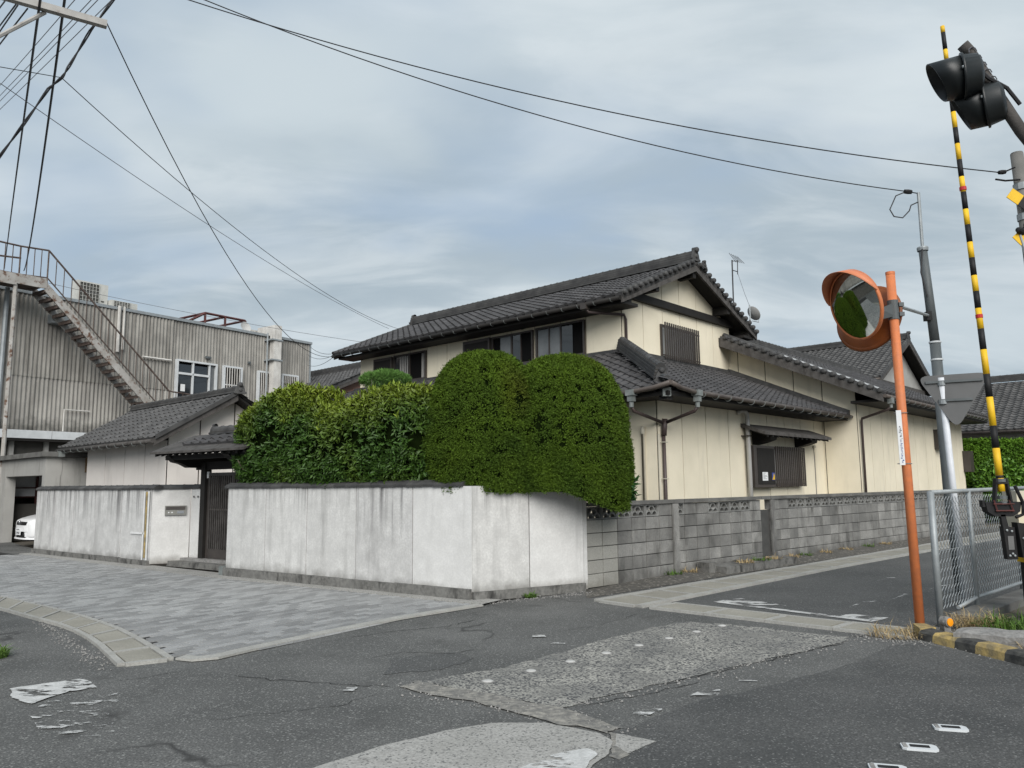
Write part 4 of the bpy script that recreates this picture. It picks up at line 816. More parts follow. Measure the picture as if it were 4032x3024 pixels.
def arc(cx, cz, r, a0, a1, w_=.022, n=10):
    for i in range(n):
        p0, p1 = a0 + (a1 - a0) * i / n, a0 + (a1 - a0) * (i + 1) / n
        q = [(cx + rr * math.cos(aa), cz + rr * math.sin(aa)) for rr, aa in ((r, p0), (r + w_, p0), (r + w_, p1), (r, p1))]
        ow.prism([(X_, .012, Z_) for X_, Z_ in q], (0, .085, 0))
arc(x * .28, t_, .055, 0, math.pi); arc(x * .72, t_, .055, 0, math.pi); arc(x * .5, .085, .062, 0, math.pi)
ow.box(x * .5 - .012, x * .5 + .012, .012, .097, t_, .06)
OWM = ow.mesh('openwork_block', 'openwork')
def put(me, s, zc, set_=0., nm='block'):
    inst(nm, me, bw, frame(BA + BD * s - BN * (set_ + RN.uniform(-.003, .003)) + UP * (zc + RN.uniform(-.002, .002)), BD, -BN, UP))
OPEN = {0, 1, 2, 3, 4, 6, 9, 10, 11, 12}; zb = .03
cols = []; s = .02; k = 0
while s < 16.6:
    cols.append((k, s)); s += PT; k += 1
for k, s in cols:
    rec = k == 14
    for c in range(5): put(BLKN if k < 2 else BLK, s, zb + c * CH - .01, .30 if rec else 0.)
    top = (k in OPEN) or k >= 17
    put(OWM if top else BLK, s, zb + 5 * CH - .01, .30 if rec else 0., 'openwork_block' if top else 'block')
b = MB(); b.obox(BA + BD * .0 - BN * .03 + UP * .0, BD * 16.7, -BN * .07, UP * (zb + 5 * CH - .015)); b.build('mortar', 'mortar', bw)
for s0_, s1_ in ((.02, 2.33), (2.34, 4.70), (4.705, 5.03), (5.04, 8.4), (8.41, 12.2), (12.21, 16.6)): b = MB(); b.obox(BA + BD * s0_ + BN * .03 + UP * (zb + 6 * CH - .012), BD * (s1_ - s0_ - .01), -BN * .19, UP * .055); b.build('coping_slab', 'coping', bw)
for s_ in (2.02, 5.02): b = MB(); b.obox(BA + BD * s_ + BN * .035, BD * .14, -BN * .03, UP * 1.15); b.build('pier', 'block', bw)
b = MB(); b.obox(BA + BD * 4.6 - BN * .45, BD * .5, BN * .13, UP * 1.16); b.build('recess_back', 'mortar', bw)
sp_ = thing('old_step', 'low broken stone step at the foot of the block wall', 'step', BA + BD * 3.7 + BN * .3)
for s0_, s1_, o0, o1, h_ in ((2.55, 2.75, .05, .32, .20), (2.78, 3.6, .03, .48, .13), (3.62, 4.5, .03, .50, .15), (4.52, 5.1, .03, .45, .13)):
    b = MB(); b.prism([BA + BD * (s0_ + RN.uniform(0, .04)) + BN * o0, BA + BD * (s1_ - .01) + BN * o0, BA + BD * (s1_ - RN.uniform(.01, .05)) + BN * o1, BA + BD * s0_ + BN * (o1 - RN.uniform(0, .05))], UP * h_); b.build('step_slab', 'plinth', sp_)
# ================================================================== outbuilding left of the gate
OA, OB = -4.73, 9.29
ob = thing('outbuilding', 'low pale storehouse with grey tiled gable roof behind the left wall', 'outbuilding', H(OA, OB))
b = MB(); hbox(b, OA + .02, OA + 3.2, OB + .02, 14.0, 0, 2.45); b.prism([H(OA + .02, OB + .02, 2.4), H(OA + 1.5, OB + .02, 3.25), H(OA + 3.0, OB + .02, 2.4)], HL * 4.7); b.build('wall', 'seam', ob)
panels(ob, H(OA, OB), HL, -HR, [0, 1.12, 2.27, 3.47, 4.72], 0, 2.5, 'pale', .015)
OS = .60; oth = math.atan(OS); OZ, OE, ORA = 2.49, OA - .45, OA + 1.35
panels(ob, H(OA, OB), HR, -HL, [0, .70, 1.5, 2.3, 3.0], 0, lambda s: min(OZ - .08 + OS * (s + .45), OZ - .08 + OS * (3.15 - s)), 'pale', .015)
orf = hollow('roof', ob); os_ = HR * math.cos(oth) + UP * math.sin(oth); os2 = -HR * math.cos(oth) + UP * math.sin(oth); OL = 1.82 / math.cos(oth)
t1, e1 = slope(H(OE, 14.75, OZ), -HL, os_, 5.9, OL, kind='tile2'); t2, e2 = slope(H(2 * ORA - OE, 8.85, OZ), HL, os2, 5.9, OL, kind='tile2')
allocate([(orf, t1 + t2)], 300, 'tile2'); eaves(orf, e1 + e2, 'tile2')
rz = OZ + OS * (ORA - OE)
b = MB(); b.prism([H(OE + .04, 8.9, OZ - .02), H(ORA, 8.9, rz - .02), H(2 * ORA - OE - .04, 8.9, OZ - .02), H(2 * ORA - OE - .04, 8.9, OZ - .07), H(ORA, 8.9, rz - .07), H(OE + .04, 8.9, OZ - .07)], HL * 5.8); b.build('roof_deck', 'dark', orf)
b = MB(); b.prism([H(OE - .02, 8.84, OZ - .13), H(OE - .02, 8.84, OZ + .02), H(ORA, 8.84, rz + .02), H(ORA, 8.84, rz - .15)], HL * .05); b.build('barge_board', 'timber', orf)
b = MB(); b.prism([H(OE, 8.80, OZ + .0), H(OE, 8.80, OZ + .10), H(ORA, 8.80, rz + .10), H(ORA, 8.80, rz + .0)], HL * .05); b.build('verge_trim', 'ridge', orf)
ridge_run(orf, H(ORA, 8.8, rz + .03), H(ORA, 14.75, rz + .03), 2, .2, .055); oni(orf, H(ORA, 8.8, rz + .0), -HL, .7); oni(orf, H(ORA, 14.75, rz), HL, .6)
gutter(orf, [H(OE - .05, 8.85, OZ - .04), H(OE - .05, 14.8, OZ - .04)], .045, (H(OE - .05, 9.3, OZ - .04), H(OE - .05, 14.5, OZ - .04)), 'timber')
b = MB(); hbox(b, OE - .12, OE + .02, 14.35, 14.5, OZ - .2, OZ - .06); b.build('rainwater_head', 'verdigris', orf)
b = MB(); hbox(b, OA + .2, OA + .25, 14.05, 15.2, .0, 2.2); b.build('timber_screen', 'shedwall', ob)
b = MB(); hbox(b, OA + .12, OA + .19, 14.25, 14.9, 1.9, 2.3); b.build('plywood_sheet', 'ply', ob)
for bb in (14.1, 14.6, 15.1): b = MB(); hbox(b, OA + .1, OA + .2, bb, bb + .06, 0, 2.0); b.build('timber_stud', 'dark', ob)
# ================================================================== concrete garage
JA = -5.54
gg = thing('garage', 'flat roofed grey concrete garage at the left edge behind the car', 'garage', H(JA, 17.6))
b = MB(); hbox(b, JA, JA + .25, 17.95, 19.6, 0, 1.83); b.build('pillar', 'grey_wall', gg)
b = MB(); hbox(b, JA, JA + .35, 14.54, 14.75, 0, 1.83); b.build('pillar', 'grey_wall', gg)
b = MB(); hbox(b, JA, JA + .38, 14.545, 19.6, 1.83, 2.29); b.build('lintel', 'grey_wall', gg)
b = MB(); hbox(b, JA + .35, JA + 4.2, 14.56, 14.72, 0, 2.28); b.build('side_wall', 'grey_wall', gg)
b = MB(); hbox(b, JA + .26, JA + 4.2, 18.5, 18.66, 0, 1.05); b.build('side_wall', 'shedwall', gg)
b = MB(); hbox(b, JA - .12, JA + 4.5, 14.42, 19.8, 2.295, 2.42); b.build('roof_slab', 'coping', gg)
b = MB(); hbox(b, JA + .26, JA + 4.2, 18.56, 18.60, 1.24, 2.25)
wn_ = b.build('rear_glazing', 'alu', gg)  # opaque pale sheet: brightness of daylit glass is put into its colour
b = MB()
for k in range(7): hbox(b, JA + .3 + k * .62, JA + .36 + k * .62, 18.48, 18.55, 1.05, 2.25)
for z in (1.24, 1.5, 1.85): hbox(b, JA + .26, JA + 4.2, 18.49, 18.54, z, z + .03)
b.build('glazing_bars', 'redsteel', gg)
# ================================================================== car nose in the garage mouth
cw = thing('parked_car', 'white hatchback with black grille poking out of the garage mouth', 'car', H(JA + 1.6, 16.45))
def CP(x, y, z): return H(JA - .14 + x, 16.45 - .75 + y * 1., z)     # x back from the nose, y across
def nose(y): return .02 + .30 * (abs(y) / .86) ** 3.2
sec = [(0.0, .40, .24, .60), (.02, .52, .21, .66), (.06, .68, .20, .69), (.16, .79, .19, .73), (.34, .85, .19, .78), (.7, .87, .19, .85), (1.0, .88, .19, .90), (1.25, .88, .19, .95), (2.0, .88, .19, .95), (3.2, .88, .19, .95), (3.9, .85, .22, .93), (4.1, .70, .35, .85)]
b = MB(); vs = []; n = 16
for x_, hw, zl, zt_ in sec:
    mid = (zl + zt_) / 2; hh = (zt_ - zl) / 2
    for j in range(n): a = 2 * math.pi * (j + .5) / n; cx, cz = math.cos(a), math.sin(a); vs.append(CP(x_, hw * math.copysign(abs(cx) ** .32, cx), mid + hh * math.copysign(abs(cz) ** .4, cz)))
b.add(vs, [(i * n + j, i * n + (j + 1) % n, (i + 1) * n + (j + 1) % n, (i + 1) * n + j) for i in range(len(sec) - 1) for j in range(n)] + [tuple(range(n)), tuple(range((len(sec) - 1) * n, len(sec) * n))]); b.build('body', 'carwhite', cw, True)
def band(name, y0, y1, z0, z1, off, m, th=.04, par=None, k=14):
    b = MB(); vs = []
    for i in range(k + 1):
        y = y0 + (y1 - y0) * i / k; x_ = nose(y) - off
        vs += [CP(x_ - .01, y, z0), CP(x_, y, z1), CP(x_ + th, y, z1), CP(x_ + th, y, z0)]
    b.add(vs, [(4 * i + q, 4 * i + 4 + q, 4 * i + 4 + (q + 1) % 4, 4 * i + (q + 1) % 4) for i in range(k) for q in range(4)] + [(0, 1, 2, 3), tuple(4 * k + q for q in (3, 2, 1, 0))]); return b.build(name, m, par or cw)
b = MB(); pr = [(1.15, .94), (1.95, 1.42), (2.5, 1.47), (3.3, 1.40), (3.9, .95)]; vs = [CP(x_, s * (.80 if z < 1 else .60), z) for s in (-1, 1) for x_, z in pr]
b.add(vs, [(0, 1, 2, 3, 4), (9, 8, 7, 6, 5)] + [(i, i + 5, i + 6, i + 1) for i in range(4)]); cab = b.build('cabin', 'carwhite', cw)
b = MB(); b.add([CP(1.24, s, .985) if False else CP(*q) for s in (1,) for q in ((1.22, -.72, .99), (1.22, .72, .99), (1.88, .56, 1.39), (1.88, -.56, 1.39))], [(0, 1, 2, 3)]); b.v = [tuple(V(q) - HR * .012 + UP * .012) for q in b.v]; b.build('windscreen', 'glass', cab)
band('bumper', -.84, .84, .40, .555, .055, 'carwhite'); band('grille', -.48, .48, .56, .645, .035, 'carblack'); band('lower_intake', -.78, .78, .245, .395, .03, 'carblack'); band('bumper_lip', -.82, .82, .205, .24, .07, 'carwhite')
for s in (-1, 1):
    hl_ = band('headlight', s * .50, s * .83, .565, .665, .03, 'glass', k=6)
    b = MB(); b.lathe([(0, .02), (.035, .015), (.04, 0)], CP(nose(.62) - .035, s * .62, .615), -HR, 10); b.build('lamp_ring', 'chrome', hl_)
b = MB(); b.obox(CP(-.065, -.17, .31), CP(0, .17, 0) - CP(0, -.17, 0), HR * .02, UP * .165); pl = b.build('number_plate', 'paper', cw)
b = MB(); cc = CP(-.037, 0, 0)
for (y0, z0, y1, z1) in ((-.10, .47, -.04, .47), (-.02, .475, .03, .46), (.05, .47, .11, .47), (-.13, .41, -.09, .36), (-.05, .41, -.05, .36), (0, .41, .04, .36), (.08, .41, .12, .36), (-.02, .385, .0, .385)):
    b.tube([CP(-.066, y0, z0 - .02), CP(-.066, y1, z1 - .02)], .008, 4)
b.build('plate_characters', 'ink', cw)
em = MB(); k = 16; em.tube([CP(-.035, .058 * math.cos(2 * math.pi * i / k), .625 + .058 * math.sin(2 * math.pi * i / k)) for i in range(k + 1)], .007, 5)
em.tube([CP(-.037, -.025, .672), CP(-.037, 0, .63), CP(-.037, .025, .672)], .006, 4); em.tube([CP(-.037, -.045, .65), CP(-.037, -.022, .582), CP(-.037, 0, .622), CP(-.037, .022, .582), CP(-.037, .045, .65)], .006, 4); em.build('emblem', 'chrome', cw)
for x_ in (.75, 3.3):
    for s in (-1, 1):
        b = MB(); b.lathe([(.18, -.09), (.30, -.085), (.315, 0), (.30, .085), (.18, .09), (.18, -.09)], CP(x_, s * .78, .31), HL, 18); wh = b.build('wheel', 'rubber', cw, True)
        b = MB(); b.lathe([(0, .05), (.06, .05), (.18, .06)], CP(x_, s * .78, .31), HL * (-s), 12); b.build('rim', 'galv', wh)
# ================================================================== corrugated factory
FC = V((-8.78, 33.0, 0)); FA = math.radians(34.7); FR = V((math.sin(FA), math.cos(FA), 0)); FN = V((FR.y, -FR.x, 0))
def FP(s, o, z): return FC + FR * s + FN * o + UP * z
fa = thing('factory', 'weathered corrugated two storey factory at the left with barred windows', 'factory', FP(0, 0, 0))
def fbox(b, s0, s1, o0, o1, z0, z1): return b.obox(FP(s0, o0, z0), FR * (s1 - s0), FN * (o1 - o0), UP * (z1 - z0))
b = MB(); fbox(b, -22, -.03, -12, -.05, 0, 7.58); b.build('wall', 'shedwall', fa)
def corr(w_, h_, pitch, amp, m):
    b = MB(); n = int(w_ / pitch) * 6; vs = []
    for i in range(n + 1): x_ = w_ * i / n; y_ = -amp * (.5 - .5 * math.cos(2 * math.pi * x_ / pitch)); vs += [(x_, y_, 0), (x_, y_ + .0, h_)]
    b.add(vs, [(2 * i, 2 * i + 2, 2 * i + 3, 2 * i + 1) for i in range(n)]); return b.mesh('corrugated_sheet', m, smooth=True)
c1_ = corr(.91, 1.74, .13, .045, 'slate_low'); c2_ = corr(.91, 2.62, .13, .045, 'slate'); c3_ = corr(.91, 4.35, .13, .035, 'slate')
for i in range(24):
    s = -21.85 + i * .91
    if s > -.5: break
    if s < -6.6:
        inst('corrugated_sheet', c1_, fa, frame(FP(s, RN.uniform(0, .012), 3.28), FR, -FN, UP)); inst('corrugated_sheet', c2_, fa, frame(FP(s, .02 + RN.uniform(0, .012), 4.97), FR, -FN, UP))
    else: inst('corrugated_sheet', c3_, fa, frame(FP(s, RN.uniform(0, .01), 3.24), FR, -FN, UP))
b = MB(); fbox(b, -22, .04, -.1, .10, 7.58, 7.68); b.build('roof_edge', 'galv', fa)
b = MB(); fbox(b, -.06, .02, -.06, .06, 0, 7.58); b.build('corner_trim', 'galv', fa)
for i in range(9): b = MB(); s = -20 + i * 1.35; fbox(b, s, s + 1.335, .02, .45, 3.02, 3.27); b.build('fascia_board', 'alu', fa)
b = MB(); fbox(b, -20, -8, -.9, .42, 2.94, 3.02); b.build('canopy_soffit', 'dark', fa)
for s in (-11.6, -10.6, -9.9, -9.2): b = MB(); fbox(b, s, s + .12, .0, .12, 0, 2.94); b.build('canopy_post', 'grey_wall', fa)
def fwin(s0, s1, z0, z1, panes, rails, bars=0, fr='alu', dep=.14):
    o, bx = window(fa, FP(0, .05, 0), FR, FN, s0, s1, z0, z1, panes, fr=fr, dep=dep, fw=.07, rails=rails)
    if bars: slats(o, bx, s0 + .08, s1 - .1, z0 + .07, z1 - .08, bars, .024, dep, dep + .03, 'ductw', 'bar')
    return o, bx
o, bx = fwin(-6.3, -4.62, 4.62, 6.14, [(-6.22, -4.96, 5.68, 5.98, 'glass', .05), (-6.22, -4.96, 4.70, 5.58, 'glass', .05), (-4.93, -4.70, 4.70, 6.06, 'frost', .03)], [(-6.24, -4.95, 5.59, 5.67), (-5.66, -5.60, 4.68, 6.06), (-4.97, -4.92, 4.68, 6.06)])
b = MB(); bx(b, -6.08, -5.90, 4.98, 5.24, .057, .06); b.build('notice', 'paper', o)
b = MB(); bx(b, -6.4, -4.55, 4.46, 4.60, 0, .16); b.build('sill', 'alu', o)
fwin(-4.34, -3.5, 4.75, 6.14, [(-4.26, -3.6, 4.83, 6.06, 'inside', .03)], [(-4.30, -3.55, 5.38, 5.42)], 6)
fwin(-2.75, -2.0, 4.75, 6.12, [(-2.68, -2.08, 4.83, 6.04, 'inside', .03)], [], 6)
fwin(-1.58, -.72, 4.75, 6.12, [(-1.5, -.8, 4.83, 6.04, 'inside', .03)], [], 7)
b = MB(); fbox(b, -2.28, -1.93, .22, .52, 4.2, 7.6); b.prism([FP(-2.28, .52, 7.6), FP(-2.28, .22, 7.6), FP(-2.28, -.6, 7.75), FP(-2.28, -.6, 8.02), FP(-2.28, .52, 8.02)], FR * .35); du = b.build('duct', 'ductw', fa)
for z in (6.55, 7.38): b = MB(); fbox(b, -2.42, -1.88, .0, .56, z, z + .06); b.build('duct_clamp', 'galv', du)
b = MB(); b.obox(FP(-2.55, -1.2, 7.72), FR * .5, FN * .5, UP * .22); b.build('duct_cap', 'ductw', du)
MB().tube([FP(-2.42, .25, 4.2), FP(-2.42, .25, 7.7)], .035, 6).build('vent_pipe', 'galv', fa)
for s in (-8.5, -8.33): MB().tube([FP(s, .16, 6.1 if s < -8.4 else 6.2), FP(s, .16, 7.7)], .055 if s < -8.4 else .04, 7).build('vent_pipe', 'ductw', fa)
MB().tube([FP(-12.1, .3, 0), FP(-12.05, .3, 7.6)], .07, 8).build('vent_pipe', 'galv', fa)
for s, z in ((-3.2, 6.35), (-5.1, 6.32), (-4.98, 6.32)): b = MB(); b.obox(FP(s, .06, z), FR * .1, FN * .09, UP * .08); b.build('vent_hood', 'galv_dark', fa)
MB().tube([FP(-10.1, .14, 3.3), FP(-10.1, .14, 4.0), FP(-9.3, .14, 4.0)], .025, 5).build('conduit', 'ductw', fa)
MB().tube([FP(-7.6, .14, 6.05), FP(-6.5, .14, 6.05)], .04, 5).build('conduit', 'ductw', fa)
# outside stair
sr_ = thing('outside_stair', 'rusty steel outside stair climbing the corrugated factory wall', 'staircase', FP(-7.4, .8, 4.0))
A0, A1 = (-11.40, 7.62), (-7.45, 3.85)
for o in (.42, 1.22):
    b = MB(); b.prism([FP(A0[0], o, A0[1] - .15), FP(A0[0], o, A0[1] + .16), FP(A1[0], o, A1[1] + .16), FP(A1[0], o, A1[1] - .15)], FN * .05); b.build('stringer', 'rust', sr_)
n = 19
for k in range(n):
    t = (k + .5) / n; s = A0[0] + (A1[0] - A0[0]) * t; z = A0[1] + (A1[1] - A0[1]) * t
    b = MB(); b.obox(FP(s - .13, .47, z - .03), FR * .27, FN * .75, UP * .035); b.obox(FP(s - .13, .47, z - .10), FR * .02, FN * .75, UP * .07); b.build('tread', 'rust2', sr_)
b = MB(); fbox(b, -14.6, -11.38, .3, 1.27, 7.62, 7.72); b.build('landing_deck', 'rust2', sr_)
b = MB(); fbox(b, -12.2, -11.36, 1.22, 1.28, 7.55, 7.86); fbox(b, -14.6, -12.2, 1.22, 1.28, 7.5, 7.84); b.build('landing_fascia', 'rust', sr_)
def rail(pts, nb, o, hgt, m='rust2', bot=.12):
    for i in range(len(pts) - 1):
        (s0, z0), (s1, z1) = pts[i], pts[i + 1]
        for hh, r in ((hgt, .028), (bot, .02)): MB().tube([FP(s0, o, z0 + hh), FP(s1, o, z1 + hh)], r, 6).build('rail', m, sr_)
        for k in range(nb[i]):
            t = k / nb[i]; MB().tube([FP(s0 + (s1 - s0) * t, o, z0 + (z1 - z0) * t + (bot if k else -.1)), FP(s0 + (s1 - s0) * t, o, z0 + (z1 - z0) * t + hgt)], .014 if k else .024, 5).build('baluster', m, sr_)
rail([(-14.4, 7.72), (-12.15, 7.72), (-11.36, 7.78), (-7.2, 3.80), (-5.9, 3.72)], [11, 4, 17, 5], 1.25, .98)
MB().tube([FP(-14.4, .4, 8.3), FP(-12.1, 1.2, 8.35)], .03, 5).build('rail', 'rust2', sr_)
for s in (-13.9, -12.2): MB().tube([FP(s, 1.2, 0), FP(s, 1.2, 7.6)], .06, 7).build('support_post', 'rust', sr_)
b = MB(); fbox(b, -7.5, -5.4, .3, 1.25, 3.66, 3.74); b.build('landing_deck', 'rust2', sr_)
b = MB(); fbox(b, -10.75, -10.2, .06, .42, 6.72, 7.0); b.build('bracket', 'galv', sr_)
# roof plant
def acunit(s0, s1, o, z0, z1, lab):
    t = thing('air_conditioner', lab, 'air conditioner', FP((s0 + s1) / 2, o, z0)); dpt = .4
    b = MB(); b.obox(FP(s0, o - dpt, z0), FR * (s1 - s0), FN * dpt, UP * (z1 - z0)); b.build('case', 'acwhite', t)
    w_ = (s1 - s0); b = MB(); b.obox(FP(s0 + .08 * w_, o + .002, z0 + .08 * (z1 - z0)), FR * w_ * .62, FN * .015, UP * (z1 - z0) * .86); gl = b.build('grille', 'acgrille', t)
    b = MB()
    for k in range(7): x_ = s0 + .08 * w_ + w_ * .62 * k / 6; b.tube([FP(x_, o + .025, z0 + .08 * (z1 - z0)), FP(x_, o + .025, z0 + .94 * (z1 - z0))], .008, 4)
    for k in range(7): z = z0 + (z1 - z0) * (.08 + .86 * k / 6); b.tube([FP(s0 + .08 * w_, o + .025, z), FP(s0 + .70 * w_, o + .025, z)], .008, 4)
    b.build('guard', 'acwhite', t)
    b = MB(); b.obox(FP(s0 + .78 * w_, o + .002, z0 + .25 * (z1 - z0)), FR * w_ * .1, FN * .012, UP * .04); b.build('badge', 'acgrille', t)
    b = MB(); b.obox(FP(s0 + .1 * w_, o - .35, 7.58), FR * .08, FN * .3, UP * (z0 - 7.58)); b.obox(FP(s1 - .2 * w_, o - .35, 7.58), FR * .08, FN * .3, UP * (z0 - 7.58)); b.build('feet', 'galv', t)
acunit(-9.5, -8.44, -.8, 7.74, 8.58, 'tall white air conditioner unit on the factory roof edge beside the stair')
acunit(-8.4, -7.46, -.6, 7.70, 8.06, 'low air conditioner unit beside the taller one on the factory roof')
fr_ = thing('steel_frame', 'rusty red steel frame standing on the factory roof', 'frame', FP(-4, -1.5, 7.68))
b = MB()
for o in (-.8, -2.6):
    for z in (7.78, 8.28): b.tube([FP(-5.4 if z < 8 else -4.6, o, z), FP(-2.75, o, z)], .05, 4)
    for s in (-4.6, -3.7, -2.75): b.tube([FP(s, o, 7.68), FP(s, o, 8.28)], .05, 4)
    b.tube([FP(-5.4, o, 7.78), FP(-4.6, o, 8.28)], .05, 4)
b.build('side_frame', 'redsteel', fr_)
b = MB()
for s in (-4.6, -3.7, -2.75): b.tube([FP(s, -.8, 8.28), FP(s, -2.6, 8.28)], .05, 4); b.tube([FP(s, -.8, 7.8), FP(s, -2.6, 8.26)], .035, 4)
b.build('cross_member', 'redsteel', fr_)
ds = thing('satellite_dish', 'pale round dish on the factory roof beside the red frame', 'dish', FP(-2.9, -.6, 7.68))
MB().lathe([(0, .0), (.1, .01), (.2, .04), (.24, .06)], FP(-2.9, -.6, 7.95), (FN + UP * .4).normalized(), 16).build('reflector', 'pvc', ds, True); MB().tube([FP(-2.9, -.65, 7.68), FP(-2.9, -.65, 7.95)], .02, 5).build('mount', 'galv', ds)
MB().tube([FP(-8.2, -.3, 7.72), FP(-6.0, -.3, 7.72)], .05, 5).build('roof_pipe', 'redsteel', fa)
# ================================================================== neighbours
def simple_house(name, label, a0, a1, b0, b1, ze, sl, along, wallm, kind, ov=.5, gable_wall=None):
    """gabled house in the house frame; along = 'b' (ridge runs along b, slopes face -/+a) or 'a'"""
    t = thing(name, label, 'house', H((a0 + a1) / 2, (b0 + b1) / 2)); th_ = math.atan(sl); rf = hollow('roof', t)
    if along == 'b':
        am = (a0 + a1) / 2; rz_ = ze + sl * (am - a0 + ov)
        b = MB(); hbox(b, a0, a1, b0, b1, 0, ze + .1); b.prism([H(a0, b0, ze), H(a1, b0, ze), H(am, b0, rz_ - .15)], HL * (b1 - b0)); b.build('wall', wallm, t)
        t1, e1 = slope(H(a0 - ov, b1 + ov, ze), -HL, HR * math.cos(th_) + UP * math.sin(th_), b1 - b0 + 2 * ov, (am - a0 + ov) / math.cos(th_))
        b = MB(); b.prism([H(a0 - ov, b0 - ov, ze - .02), H(am, b0 - ov, rz_ - .02), H(a1 + ov, b0 - ov, ze - .02), H(a1 + ov, b0 - ov, ze - .1), H(am, b0 - ov, rz_ - .1), H(a0 - ov, b0 - ov, ze - .1)], HL * (b1 - b0 + 2 * ov)); b.build('roof_deck', 'dark', rf)
        for x0 in (a0 - ov, a1 + ov): b = MB(); b.prism([H(x0, b0 - ov - .04, ze - .22), H(x0, b0 - ov - .04, ze), H(am, b0 - ov - .04, rz_), H(am, b0 - ov - .04, rz_ - .25)], HL * .06); b.build('barge_board', 'timber', rf)
        for x0, dv in ((a0 - ov, HR), (a1 + ov, -HR)): verge(rf, H(x0, b0 - ov, ze), dv * math.cos(th_) + UP * math.sin(th_), -HL, VERGE, (am - a0 + ov) / math.cos(th_))
        ridge_run(rf, H(am, b0 - ov, rz_ + .02), H(am, b1 + ov, rz_ + .02), 4, .24, .06, step=.27); oni(rf, H(am, b0 - ov, rz_), -HL, 1.)
    allocate([(rf, t1)], 300, kind); eaves(rf, e1, kind)
    gutter(rf, [H(a0 - ov - .05, b0 - ov, ze - .06), H(a0 - ov - .05, b1 + ov, ze - .06)], .05)
    return t, rf
rh, rf = simple_house('house', 'grey walled house with a steep tiled gable behind the curve mirror', 22.6, 30.4, 3.45, 10.5, 5.75, .50, 'b', 'grey_wall', 'tile2')
b = MB(); hbox(b, 22.8, 30.2, 3.36, 3.44, 5.65, 5.85); b.build('gable_beam', 'timber', rh)
nh, rf = simple_house('house', 'low tiled house beyond the hedge at the right edge', 23.6, 31.4, -12.5, .6, 3.35, .52, 'b', 'pale', 'tile2', .6)
ph, rf = simple_house('house', 'pink rendered house with tiled roof between the factory and the cream house', 3.5, 12.1, 18.4, 25, 4.4, .44, 'b', 'pinkwall', 'tile2', .4)
# ================================================================== foliage
NR = np.random.default_rng(5)
def unit(a): return a / np.maximum(np.linalg.norm(a, axis=1, keepdims=True), 1e-9)
def leaves(name, parent, pos, nrm, per, ln, wd, cols, m='leaf', spread=.9, jit=.02, droop=0., fold=.25):
    """rosettes of small folded leaves at pos, facing nrm; cols: Nx3 colours for the rosettes"""
    n = len(pos); P = np.repeat(pos, per, 0) + NR.normal(0, jit, (n * per, 3)); Nn = np.repeat(nrm, per, 0); C = np.repeat(cols, per, 0)
    d = unit(Nn * NR.uniform(.35, 1.0, (n * per, 1)) + unit(NR.normal(0, 1, (n * per, 3))) * spread + np.array([0, 0, -droop]))
    s = unit(np.cross(d, Nn + NR.normal(0, .35, (n * per, 3)))); up = np.cross(s, d)
    L = ln * NR.uniform(.6, 1.25, (n * per, 1)); W = wd * NR.uniform(.7, 1.2, (n * per, 1))
    base = P; tip = P + d * L - up * L * NR.uniform(0, .25, (n * per, 1)); l = P + d * L * .5 + s * W * .5 + up * W * fold; r = P + d * L * .5 - s * W * .5 + up * W * fold
    vs = np.stack([base, r, tip, l], 1).reshape(-1, 3) - np.array(wloc(parent)); k = n * per
    me = bpy.data.meshes.new(name); me.vertices.add(4 * k); me.vertices.foreach_set('co', vs.ravel()); me.loops.add(6 * k); me.polygons.add(2 * k)
    i = np.arange(k)[:, None] * 4; me.loops.foreach_set('vertex_index', np.concatenate([i, i + 1, i + 2, i, i + 2, i + 3], 1).ravel().astype(np.int32))
    me.polygons.foreach_set('loop_start', (np.arange(2 * k) * 3).astype(np.int32)); me.polygons.foreach_set('loop_total', np.full(2 * k, 3, np.int32))
    me.update(); me.validate()
    at = me.attributes.new('tint', 'FLOAT_COLOR', 'POINT'); C = np.clip(C * NR.uniform(.72, 1.25, (k, 1)), 0, 1)
    at.data.foreach_set('color', np.concatenate([np.repeat(C, 4, 0), np.ones((4 * k, 1))], 1).ravel().astype(np.float32))
    me.materials.append(G[m]); o = bpy.data.objects.new(name, me); COL.objects.link(o); o.parent = parent; o['kind'] = 'stuff'; return o
def nz(p, f, s=0): return np.array([noise.noise(V((a[0] * f + s, a[1] * f, a[2] * f))) for a in p])
def blob(fn, nu, nv, name, parent, m='core', sc=.93):
    b = MB(); vs = []
    for i in range(nu + 1):
        for j in range(nv): p, n_ = fn(i / nu, j / nv, sc); vs.append(tuple(p))
    b.add(vs, [(i * nv + j, i * nv + (j + 1) % nv, (i + 1) * nv + (j + 1) % nv, (i + 1) * nv + j) for i in range(nu) for j in range(nv)]); return b.build(name, m, parent, True)
def trunk(parent, p, r0, r1, h, limbs=4, seed=1, lean=(0, 0)):
    r = random.Random(seed); b = MB(); pts = [V(p) + V((lean[0] * t + r.uniform(-.03, .03), lean[1] * t + r.uniform(-.03, .03), h * t)) for t in (0, .3, .6, 1)]
    b.tube(pts, r0, 7, r1=r1)
    for k in range(limbs):
        a = r.uniform(0, 6.28); q = pts[1].lerp(pts[3], r.uniform(.1, .9)); L_ = h * r.uniform(.25, .4); b.tube([q, q + V((math.cos(a) * L_ * .5, math.sin(a) * L_ * .5, L_ * .45)), q + V((math.cos(a) * L_ * .8, math.sin(a) * L_ * .8, L_ * .95))], r1 * .8, 5, r1=r1 * .3)
    return b.build('trunk', 'bark', parent, True)
